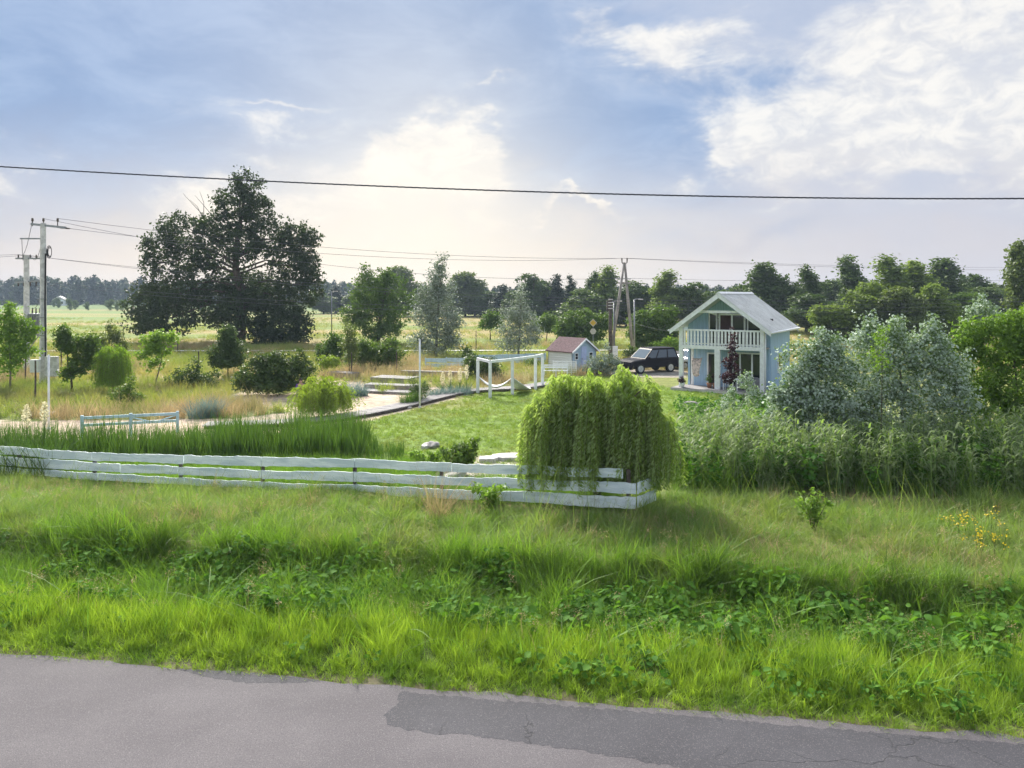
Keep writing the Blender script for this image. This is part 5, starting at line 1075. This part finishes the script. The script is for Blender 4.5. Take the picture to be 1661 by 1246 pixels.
hand_tree('yellow_shoot', 1428, 640, 24, [(1428, 548, 7, 14), (1422, 578, 14, 14), (1432, 592, 14, 12)], 'light', 'yellow green leafy shoot standing out of the silver poplar', .02, 42, 10, .2, .09, cat='bush', seed=76)

# background trees, built once per kind and then placed
def kind(nm, seed):
    r = np.random.default_rng(seed); lb = []
    if nm == 'broad':
        Hh, W = 10, 8
        for k in range(19): a = r.uniform(0, 6.28); z = r.uniform(1.5, 8.8); w = 1-abs(z-5.2)/5.2; q = r.uniform(.3, 1)*W*.34*w**.4; lb.append((math.cos(a)*q, math.sin(a)*q, z, r.uniform(1.1, 1.9), r.uniform(1.1, 1.9), r.uniform(.9, 1.5)))
        m_, n, lf = 820, 15, .42
    elif nm == 'birch':
        Hh, W = 10, 4.6
        for k in range(18): a = r.uniform(0, 6.28); z = 1.2+8.2*k/17; w = min(1, (1-z/10.6)*1.5)**.8 * min(1, .5+z/4); q = r.uniform(.25, .9)*W*.34*w; lb.append((math.cos(a)*q, math.sin(a)*q, z, .95*w+.22, .95*w+.22, r.uniform(.7, 1.2)))
        m_, n, lf = 760, 14, .34
    else:
        Hh, W = 10, 4.4
        for k in range(26): z = .8+8.8*k/25; a = r.uniform(0, 6.28); w = (1-z/10.2); q = w*W*.28; lb.append((math.cos(a)*q, math.sin(a)*q, z, w*1.15+.1, w*1.15+.1, .5))
        m_, n, lf = 480, 14, .34
    tb = MB(); limbs(tb, (0, 0, -.3), (0, 0, Hh*.92), .16, lb[::2], .3)
    t = tb.build('trunk', 'bark', None, True); me_t = t.data; bpy.data.objects.remove(t)
    return dict(W=W, t=me_t, lb=lb, a=(m_, n, .55, lf), c={}, seed=seed)
KD = {k: [kind(k, 100+i*7+len(k)) for i in range(2 if k == 'spruce' else 3)] for k in ('broad', 'birch', 'spruce')}
def bg_tree(i, px, top, wpx, D, k, m, label, base=0):
    kd = KD[k][i % len(KD[k])]
    if m not in kd['c']: kd['c'][m] = crown_mesh(k+'_crown', kd['lb'], m, *kd['a'], seed=kd['seed'])
    x = X(px, D); z0 = hz(x, D); zt = P(px, top, D).z; sz = (zt-z0)/10.4; sx = wpx*D/F/kd['W']*1.4
    o = empty({'broad': 'broadleaf_tree', 'birch': 'birch_tree', 'spruce': 'spruce_tree'}[k], (x, D, z0), i*1.7, label, 'tree', 'trees along the field edge'); o.scale = (sx, sx, sz)
    link('trunk', kd['t'], o); link('crown', kd['c'][m], o)
BG = [(655, 428, 66, 210, 'broad', 'olive', 'tall rounded tree behind the walnut tree'), (755, 437, 58, 205, 'broad', 'olive', 'round grey green tree right of the grey poplar'), (612, 445, 60, 215, 'broad', 'olive', 'pale crown showing left behind the walnut tree'), (722, 460, 40, 205, 'broad', 'dark', 'dark low tree behind the grey poplar'),
 (545, 462, 40, 250, 'spruce', 'spruce', 'bluish spruce just right of the oak'), (525, 470, 44, 240, 'broad', 'dark', 'dark tree touching the right edge of the oak'), (815, 462, 44, 190, 'spruce', 'spruce', 'dark spruce left of the tall round field tree'), (790, 470, 40, 200, 'broad', 'dark', 'low dark tree between two round crowns'),
 (866, 436, 60, 165, 'broad', 'dark', 'tall round dark tree above the silver tree'), (905, 442, 40, 165, 'spruce', 'spruce', 'pointed dark spruce left of the A frame pole'), (925, 446, 34, 168, 'spruce', 'spruce', 'second pointed dark spruce beside the first'), (940, 462, 66, 130, 'broad', 'dark', 'leafy tree behind the yellow road sign'), (985, 432, 48, 140, 'birch', 'birch', 'tall birch just left of the A frame pole'), (965, 440, 36, 142, 'birch', 'dark', 'narrow dark birch beside the tall birch'), (1015, 448, 60, 135, 'broad', 'dark', 'dark tree framed by the A frame pole'), (1045, 462, 40, 135, 'broad', 'dark', 'dark low tree right of the A frame pole'),
 (1082, 438, 56, 125, 'birch', 'birch', 'tall airy birch left of the house gable'), (1120, 450, 60, 125, 'broad', 'dark', 'dark rounded tree above the left house eave'), (1160, 470, 60, 130, 'broad', 'dark', 'low dark tree behind the house ridge'), (1205, 458, 56, 125, 'broad', 'dark', 'dark tree behind the right end of the ridge'), (1238, 422, 64, 118, 'birch', 'dark', 'tall dark birch above the metal roof'), (1270, 440, 60, 118, 'broad', 'dark', 'dark leafy tree right of the metal roof'), (1308, 430, 46, 115, 'birch', 'dark', 'narrow dark tree with pointed top right of the roof'),
 (1330, 470, 90, 105, 'broad', 'dark', 'wide dark tree behind the house corner'), (1375, 416, 60, 115, 'birch', 'dark', 'tall dark birch with a broad top'), (1440, 414, 70, 100, 'birch', 'birch', 'light green birch, tallest above the silver poplar'), (1485, 418, 70, 102, 'birch', 'birch', 'second light green birch beside the tallest'), (1400, 452, 70, 84, 'broad', 'birch', 'rounded light green tree right of the house'), (1350, 490, 70, 84, 'broad', 'birch', 'low light green tree close to the house corner'), (1530, 414, 66, 112, 'birch', 'dark', 'tall dark birch right of the light green ones'), (1570, 440, 60, 125, 'broad', 'dark', 'grey green tree sloping down to the right'), (1610, 456, 70, 140, 'broad', 'olive', 'hazy low tree behind the bright green maple'), (1650, 384, 50, 70, 'birch', 'olive', 'sparse tall tree cut by the right frame edge'), (1520, 455, 64, 86, 'broad', 'birch', 'low olive tree behind the largest silver poplar'), (1460, 460, 70, 80, 'broad', 'olive', 'shaded olive tree directly behind the silver poplar'), (1640, 462, 80, 130, 'broad', 'dark', 'dark tree at the far right skyline'), (1700, 450, 80, 120, 'broad', 'dark', 'dark tree beyond the right frame edge'), (1560, 470, 60, 95, 'broad', 'mid', 'green tree between birches and bright maple'),
 (1190, 464, 70, 138, 'broad', 'dark', 'dark rounded crown just over the roof ridge'), (1255, 462, 70, 140, 'broad', 'dark', 'dark crown filling the skyline above the roof slope'), (1345, 450, 60, 138, 'broad', 'dark', 'dark crown between two tall dark birches'), (1405, 445, 60, 135, 'broad', 'dark', 'dark crown behind the rounded light green tree'), (1500, 440, 70, 138, 'broad', 'dark', 'dark crown between light and dark birches'), (1600, 462, 70, 120, 'broad', 'dark', 'dark crown left of the far right skyline tree'),
 (835, 474, 50, 180, 'broad', 'dark', 'low dark crown behind the silver leaved tree'), (890, 470, 50, 172, 'broad', 'dark', 'dark crown in front of the twin spruces'), (700, 476, 50, 215, 'broad', 'dark', 'low dark crown left behind the grey poplar'), (770, 474, 50, 212, 'broad', 'dark', 'low dark crown under the round grey green tree'), (1065, 466, 50, 138, 'broad', 'dark', 'dark crown left of the airy birch'), (580, 474, 50, 225, 'broad', 'dark', 'low dark crown left behind the walnut')]
for i, t in enumerate(BG): bg_tree(i, *t)
# far wood: one mass on the horizon
def far_wood():
    n = 1500; px = rng.uniform(-420, 2100, n); D = rng.uniform(430, 640, n); left = px < 620
    D = np.where(left, D, D*.75); x = (px-CX)/F*D; h_ = np.where(left, rng.uniform(13, 19, n), rng.uniform(9, 12.5, n)); h_ *= np.where(px < 215, 1.0, .9)
    pr = []
    for k, m in (('broad', 'oak'), ('birch', 'oak'), ('spruce', 'spruce')):
        kd = KD[k][0]; me = crown_mesh(k+'_far', kd['lb'], m, 150, 9, .9, 1.0, seed=5); pr.append(bpy.data.objects.new(k+'_far', me))
    scatter('far_wood', np.stack([x, D, np.zeros(n)], 1), pr, h_/10.4, 'dark blue green wood along the far horizon', 'wood', .02)
    n = 150; px = rng.uniform(-300, 900, n); D = rng.uniform(270, 400, n); x = (px-CX)/F*D
    pr = [bpy.data.objects.new('hedge_far', crown_mesh('hedge_far', KD['broad'][1]['lb'], 'dark', 150, 9, .9, .8, seed=6))]
    scatter('far_hedge', np.stack([x, D, np.zeros(n)], 1), pr, rng.uniform(.2, .5, n), 'scattered low bushes before the far wood', 'bushes', .05)
far_wood()

# ------------------------------------------------------------------ flowers and tufts that can be picked out
def yucca(px, top, D, label, seed):
    b = P(px, 600, D); b.z = hz(b.x, b.y); o = empty('yucca', b, 0, label, 'yucca', 'flowering yuccas'); h_ = P(px, top, D).z-b.z; r = np.random.default_rng(seed)
    link('leaves', proto('yucca_leaves', [blades(46, .62, .035, .06, .75, .35, seed, 4, .2)], 'cattail').data, o); MB().tube([(0, 0, 0), (.02, 0, h_*.95)], [.02, .01], 6).build('stalk', 'mid', o)
    n = 170; f0 = 1-.85/h_; t = r.uniform(f0, 1, n); a = r.uniform(0, 6.28, n); q = .16*np.sin(np.pi*np.clip((1-t)/(1-f0)*.85+.1, 0, 1))*r.uniform(.5, 1, n); pos = np.stack([np.cos(a)*q, np.sin(a)*q, t*h_], 1)
    V, Q, rn = leaf_quads(pos, np.stack([np.cos(a), np.sin(a), -.3+0*a], 1)+r.normal(size=(n, 3))*.3, .085, .8); link('blossom', npmesh('yucca_blossom', V, Q, rn, 'cream'), o)
for i, (px, top, D, lab) in enumerate([(43, 657, 27.2, 'cream flowering yucca at the left frame edge'), (72, 652, 27.0, 'cream flowering yucca next to the thin white pole'), (718, 604, 44, 'leftmost of four cream yuccas beyond the thin pole'), (730, 601, 44.5, 'second of four cream yuccas beyond the thin pole'), (746, 597, 44, 'third of four cream yuccas beyond the thin pole'), (757, 592, 43.5, 'tallest cream yucca left of the hammock frame')]): yucca(px, top, D, lab, 200+i)
def clump(name, px, py, D, hm, rm, n, m, label, seed, w=.02):
    b = P(px, py, D); b.z = hz(b.x, b.y); me = proto(name, [blades(n, hm, w, rm, .5, .35, seed, 4, .25)], m).data; tag(link(name, me, None, b), label, 'grass clump', 'garden grass clumps')
clump('blue_grass_clump', 562, 636, 41.5, .75, .55, 420, 'blue', 'blue green grass clump left of the timber steps', 301); clump('blue_grass_clump', 583, 633, 42.2, .65, .5, 360, 'blue', 'blue grass clump touching the timber steps', 302)
clump('blue_grass_clump', 345, 676, 35, .8, .5, 380, 'blue', 'blue grass clump in the dry grass by the shrub', 303); clump('blue_grass_clump', 322, 678, 34.5, .7, .45, 300, 'blue', 'second blue grass clump left of the first', 304)
clump('green_grass_clump', 661, 654, 38.5, .55, .35, 320, 'cattail', 'round green grass tuft left of the thin pole', 305); clump('green_grass_clump', 672, 650, 39, .6, .35, 320, 'cattail', 'round green tuft close to the thin pole', 306)
for i, px in enumerate((700, 716, 735, 752)): clump('blue_grass_clump', px, 636-i, 41.5+i*.4, .45, .5, 260, 'blue', 'low blue grey clump along the boardwalk, %s from the thin pole' % ('first', 'second', 'third', 'fourth')[i], 310+i)
clump('dry_grass_clump', 706, 832, 18.6, 1.0, .22, 130, 'dry', 'tall straw coloured grass tuft before the white fence', 320, .012)
clump('iris_clump', 40, 742, 25.8, 1.1, .75, 420, 'cattail', 'arching dark green iris clump behind the fence, left', 321, .03); clump('iris_clump', 78, 746, 25.4, .95, .6, 320, 'cattail', 'smaller arching iris clump right of the big one', 322, .03)
def goldenrod(px, py, D, label, seed):
    b = P(px, py, D); b.z = hz(b.x, b.y); r = np.random.default_rng(seed); o = empty('yellow_wildflower', b, 0, label, 'wildflower', 'yellow flowers in the meadow'); s = MB(); pos = []
    for k in range(5):
        x, y, z = r.normal()*.22, r.normal()*.22, r.uniform(.4, .62); s.tube([(x*.7, y*.7, 0), (x, y, z)], [.006, .004], 4)
        for q in range(6): pos.append((x+r.normal()*.045, y+r.normal()*.045, z+r.normal()*.05))
    s.build('stem', 'mid', o); pos = np.array(pos); V, Q, rn = leaf_quads(pos, r.normal(size=pos.shape)+[0, 0, 1], .05, .8); link('blossom', npmesh('goldenrod', V, Q, rn, 'yflower'), o)
for i, (px, py, w) in enumerate([(1550, 872, 'leftmost'), (1578, 878, 'second'), (1608, 880, 'highest right'), (1612, 908, 'lower right'), (1580, 915, 'lowest'), (1600, 897, 'middle')]): goldenrod(px, py, G(px, py).y, w + ' yellow wildflower in the meadow at right', 400+i)

# ------------------------------------------------------------------ grass
def place(x, y, dz=0): return np.stack([x, y, hgt(x, y)+dz], 1)
def band(s0, s1, dens, t0=-14, t1=30):
    n = int((s1-s0)*(t1-t0)*dens); s = rng.uniform(s0, s1, n); t = rng.uniform(t0, t1, n); x = RA.x+rt.x*t+rn_.x*s; y = RA.y+rt.y*t+rn_.y*s; k = in_view(x, y); return x[k], y[k], s[k]
LAWNX = LAWN
# roadside verge: short at the very edge, then lush
x, y, s = band(-.08, .6, 190); scatter('edge_grass', place(x, y), [proto('edge_tuft', [blades(14, .10, .009, .07, .6, .5, 500+i, 3)], 'verge') for i in range(4)], rng.uniform(.6, 1.5, len(x))*np.clip(.6+s, .6, 1.3), 'short trodden grass along the road edge', 'grass', .2)
x, y, s = band(.35, 2.5, 100); k = vnoise(x, y, .4, 21) > .24; x, y, s = x[k], y[k], s[k]
scatter('verge_grass', place(x, y), [proto('verge_tuft', [blades(20, .30, .0095, .09, .30, .42, 510+i, 4)], 'verge') for i in range(6)], rng.uniform(.65, 1.25, len(x))*(.55+.55*sm((s-.3)/.8))*(.48+.38*vnoise(x, y, .8, 22)+.38*vnoise(x, y, .3, 38)), 'bright green tall grass on the road verge', 'grass', .16)
x, y, s = band(2.2, 5.0, 75); k = vnoise(x, y, .6, 23) > .18; x, y, s = x[k], y[k], s[k]
scatter('ditch_grass', place(x, y), [proto('ditch_tuft', [blades(18, .55, .012, .12, .28, .5, 520+i, 4, droop=.12)], 'ditchg') for i in range(6)], rng.uniform(.6, 1.25, len(x))*(.6+.7*vnoise(x, y, 1.0, 24)), 'long green grass filling the ditch', 'grass', .2)
x, y, s = band(.7, 4.9, 7); scatter('ditch_stalks', place(x, y), [proto('stalk_tuft', [blades(7, .62, .018, .08, .35, .55, 526+i, 5, .3, droop=.25)], 'ditchg') for i in range(5)], rng.uniform(.5, 1.15, len(x)), 'broad arching grass blades standing above the verge', 'grass', .2)
x, y, s = band(1.0, 9.5, 3); scatter('seed_stalks', place(x, y), [proto('seed_stalk', [blades(3, .62, .006, .06, .2, .25, 533+i, 3, .2), tuple(np.array(q) if k < 1 else q for k, q in enumerate(leaf_quads(np.stack([rng.normal(size=26)*.05, rng.normal(size=26)*.05, rng.uniform(.5, .66, 26)], 1), rng.normal(size=(26, 3)), .03, .4)))], 'dry') for i in range(4)], rng.uniform(.6, 1.15, len(x)), 'thin straw seed stalks rising over the grass', 'grass', .2)
# broad-leaved weeds
def weed(seed, n=16, L=.17, h_=.4):
    r = np.random.default_rng(seed); a = r.uniform(0, 6.28, n); q = r.uniform(.05, .24, n); z = r.uniform(.12, 1, n)*h_; pos = np.stack([np.cos(a)*q, np.sin(a)*q, z], 1); ax = np.stack([np.cos(a), np.sin(a), r.uniform(-.5, .3, n)], 1)
    nr = np.stack([-np.cos(a)*.3, -np.sin(a)*.3, 1+0*a], 1)+r.normal(size=(n, 3))*.55
    pos = pos[:, :]; s = L*r.uniform(.6, 1.3, n)[:, None]; axu = unit(ax); b = unit(np.cross(nr, axu)); nn = np.cross(axu, b); V = []
    for t, wd, dz in ((-.5, .06, 0), (-.2, .34, .04), (.15, .32, .03), (.5, .02, -.08)):
        V += [pos+axu*s*t-b*s*wd+nn*s*(dz+.06), pos+axu*s*t+nn*s*dz, pos+axu*s*t+b*s*wd+nn*s*(dz+.06)]
    V = np.stack(V, 1).reshape(-1, 3); Q = []
    for i in range(n):
        for k in range(3):
            for j in range(2): o_ = i*12+k*3+j; Q.append((o_, o_+1, o_+4, o_+3))
    return V, np.array(Q), np.repeat(r.random(n), 12)
x, y, s = band(1.9, 4.6, 34); t = tdist(x, y); w = vnoise(x, y, 1.4, 25)+.25*np.exp(-((s-3.4)/.9)**2)+.22*np.exp(-((t-6)/2.6)**2)+.1*np.exp(-((t-1)/2)**2); k = w > .56+.30*rng.random(len(w)); x, y = x[k], y[k]
scatter('ditch_weeds', place(x, y), [proto('weed_tuft', [weed(530+i, 34, .06+.02*i, .34+.06*i)], 'weed') for i in range(5)], rng.uniform(.55, 1.25, len(x)), 'dark broad leaved weeds growing in the ditch', 'weeds', .15)
x, y, s = band(.35, 1.6, 9); k = vnoise(x, y, .9, 26) > .5; x, y = x[k], y[k]
scatter('verge_weeds', place(x, y), [proto('dock_tuft', [weed(540+i, 16, .10, .26)], 'weed') for i in range(4)], rng.uniform(.6, 1.2, len(x)), 'low leafy weeds on the road verge', 'weeds', .15)
# meadow up to and past the fence
FL = [(frow(a, 0)[0].x, frow(a, 0)[0].y) for a in fxs]
def fence_y(x): return np.interp(x, [p[0] for p in FL], [p[1] for p in FL])
x, y, s = band(4.5, 13.5, 55, -26, 40); k = (y < np.where(x < 3.3, fence_y(x)+.25, 20.6+(vnoise(x, y, 2, 27)-.5)*1.2)); x, y, s = x[k], y[k], s[k]; fd = np.where(x < 3.3, fence_y(x)-y, 9); hs = np.where(fd < .7, .55, 1.0)
MP = [proto('meadow_tuft', [blades(18, .30, .014, .11, .55, .75, 550+i, 4, droop=.15, wind=(.18, -.05))], 'meadow') for i in range(6)] + [proto('meadow_seedheads', [blades(14, .28, .010, .13, .5, .7, 560, 4, droop=.15), blades(5, .55, .008, .12, .25, .35, 561, 3)], 'meadow')]
scatter('meadow_grass', place(x, y), MP, rng.uniform(.6, 1.15, len(x))*hs*(.36+.6*vnoise(x, y, 1.1, 28)+.85*vnoise(x, y, .4, 37)**2), 'wind blown olive meadow grass before the fence', 'grass', .25)
x, y, s = band(4.7, 12, 6, -26, 36); k = (vnoise(x, y, 1.5, 29) > .66) & (y < np.where(x < 3.3, fence_y(x)-.5, 20)); x, y = x[k], y[k]
scatter('meadow_dry_grass', place(x, y), [proto('straw_tuft', [blades(16, .42, .008, .12, .4, .55, 570+i, 4, wind=(.15, 0))], 'dry') for i in range(4)], rng.uniform(.6, 1.2, len(x)), 'straw coloured seed grass in the meadow', 'grass', .25)
# lawn and the strip behind the fence
x, y = sample_poly(LAWN, 26); k = ~inpoly(x, y, SAND); x, y = x[k], y[k]
scatter('lawn_grass', place(x, y), [proto('lawn_tuft', [blades(16, .075, .018, .13, .5, .5, 580+i, 2)], 'lawnb') for i in range(4)], rng.uniform(.6, 1.3, len(x)), 'short mown lawn in front of the house', 'grass', .2)
n = 9000; x = rng.uniform(-22, 3, n); y = fence_y(x)+rng.uniform(.1, 3.4, n)**1; k = in_view(x, y) & ~inpoly(x, y, SAND2) & ~(inpoly(x, y, LAWN)); x, y = x[k], y[k]
scatter('pond_edge_grass', place(x, y), [proto('pond_tuft', [blades(16, .35, .014, .12, .4, .5, 590+i, 3)], 'ditchg') for i in range(4)], rng.uniform(.5, 1.1, len(x)), 'rough green grass just behind the fence', 'grass', .2)
# cattail bed
CT = [P(-120, 700, 28.4), P(95, 700, 28.4), P(110, 700, 28.6), P(300, 700, 29.0), P(500, 700, 29.0), P(600, 700, 28.2), P(655, 700, 26.8), P(655, 700, 25.2), P(500, 700, 25.6), P(300, 700, 26.2), P(120, 700, 26.8), P(-120, 700, 27.6)]
CT = [(p_.x, p_.y) for p_ in CT]; x, y = sample_poly(CT, 21); edge = np.clip((X(650, 1)*y - x)/1.6, .45, 1)
scatter('cattail_bed', place(x, y), [proto('cattail', [blades(12, 1.12, .034, .15, .13, .10, 600+i, 4, .18)], 'cattail') for i in range(6)], rng.uniform(.78, 1.16, len(x))*edge*(.8+.35*vnoise(x, y, 1.2, 30)), 'dense dark green cattails behind the white fence', 'reeds', .05)
# reed bed on the right
def reed(seed):
    r = np.random.default_rng(seed); V = []; Q = []; rn = []
    for st in range(3):
        a0 = r.uniform(0, 6.28); x0, y0 = r.normal()*.10, r.normal()*.10; Hs = r.uniform(1.3, 2.0); lx, ly = r.normal()*.10, r.normal()*.10; rv = r.random(); b = len(V)
        for k in range(4):
            t = k/3; c = np.array([x0+lx*t*t*Hs, y0+ly*t*t*Hs, Hs*t]); w = .009*(1-.6*t); V += [c-[w, 0, 0], c+[w, 0, 0]]; rn += [rv, rv]
        for k in range(3): Q.append((b+2*k, b+2*k+1, b+2*k+3, b+2*k+2))
        for l in range(10):
            t = r.uniform(.22, 1); a = r.uniform(0, 6.28); d = np.array([math.cos(a), math.sin(a), 0]); sd_ = np.array([-d[1], d[0], 0]); L = r.uniform(.28, .50); up = r.uniform(.5, 1.1); dr = r.uniform(.5, 1.3); base = np.array([x0+lx*t*t*Hs, y0+ly*t*t*Hs, Hs*t]); b = len(V); rv = r.random(); wd = r.uniform(.018, .03)
            for k in range(5): u = k/4; c = base+d*L*u*.8+np.array([0, 0, L*(up*u-dr*u*u)]); w = wd*(1-u**1.5)+.001; V += [c-sd_*w, c+sd_*w]; rn += [rv, rv]
            for k in range(4): Q.append((b+2*k, b+2*k+1, b+2*k+3, b+2*k+2))
    return np.array(V), np.array(Q), np.array(rn)
RB_ = [P(1085, 700, 21.6), P(1240, 700, 21.2), P(1661, 700, 20.6), P(1800, 700, 20.6), P(1800, 700, 25.5), P(1400, 700, 25), P(1180, 700, 27), P(1110, 700, 27)]
RB_ = [(p_.x, p_.y) for p_ in RB_]; x, y = sample_poly(RB_, 14); k = vnoise(x, y, 1.4, 31) > .2; x, y = x[k], y[k]
scatter('reed_bed', place(x, y), [proto('reed', [reed(620+i)], 'reed') for i in range(8)], rng.uniform(.62, 1.08, len(x)), 'tall blue green reeds under the silver poplars', 'reeds', .08)
x, y = sample_poly(RB_, 13); scatter('reed_undergrowth', place(x, y), [proto('under_tuft', [blades(18, .65, .014, .14, .3, .4, 640+i, 4)], 'ditchg') for i in range(5)], rng.uniform(.7, 1.4, len(x)), 'tall grass at the foot of the reeds', 'grass', .15)
x, y = sample_poly(RB_, 3.5); scatter('undergrowth_shrubs', place(x, y), [proto('under_weed', [weed(650+i, 60, .13, 1.0)], 'weed') for i in range(4)], rng.uniform(.8, 1.5, len(x)), 'leafy undergrowth between reeds and poplars', 'weeds', .15)
x, y = sample_poly(PX([(1100, 660), (1300, 655), (1300, 700), (1110, 715)]), 6); scatter('garden_undergrowth', place(x, y), [proto('garden_weed', [weed(660+i, 30, .13, .6)], 'weed') for i in range(3)], rng.uniform(.6, 1.2, len(x)), 'low leafy growth in front of the house terrace', 'weeds', .15)
# rough grass and dry grass in the middle distance
n = 15000; y = 33+52*rng.random(n)**1.15; x = rng.uniform(-1, 1, n)*y*.72; k = in_view(x, y) & ~inpoly(x, y, SAND) & ~inpoly(x, y, LAWN) & ~inpoly(x, y, DRIVE) & ~((x > 8) & (y < 55)) & ~((np.abs(y-75.6) < 1.3)) & ~((x > -1.5) & (x < 9) & (y < 46)); x, y = x[k], y[k]
dry = vnoise(x, y, 5, 33)+.25*np.exp(-((y-36)/3.0)**2)*(x < -12)+.30*np.exp(-((y-52)/4)**2)*((x > -16) & (x < -3))
for nm, kk, m, lab, hh in (('rough_grass', dry <= .64, 'rough', 'rough green grass around the garden', .42), ('dry_grass', dry > .64, 'dry', 'dry straw coloured grass beyond the sand', .55)):
    scatter(nm, place(x[kk], y[kk]), [proto(nm+'_tuft', [blades(22, hh, .02, .22, .35, .4, 700+i+len(nm)*10, 3)], m) for i in range(4)], rng.uniform(.6, 1.3, kk.sum()), lab, 'grass', .15)
n = 9000; y = 78+110*rng.random(n)**1.3; x = rng.uniform(-1, 1, n)*y*.72; k = in_view(x, y) & (vnoise(x, y, 8, 35) > .42); x, y = x[k], y[k]
scatter('field_grass', place(x, y), [proto('field_tuft', [blades(18, .32, .04, .4, .4, .4, 740+i, 2)], 'rough') for i in range(3)], rng.uniform(.6, 1.3, len(x)), 'uneven grass in the far fields', 'grass', .15)

# ------------------------------------------------------------------ air
def haze():
    b = MB().b2((-720, -70, -2.2), (720, 760, 27)); o = b.build('haze', None); me = o.data; m, nt, out = newmat('haze_air')
    v = nd(nt, 'ShaderNodeVolumePrincipled'); v.inputs['Color'].default_value = (.62, .78, 1.0, 1); v.inputs['Density'].default_value = .0003; v.inputs['Anisotropy'].default_value = .1
    nt.links.new(v.outputs[0], out.inputs['Volume']); me.materials.append(m); tag(o, 'thin bluish evening haze over the fields', 'haze', None, 'stuff')
haze()
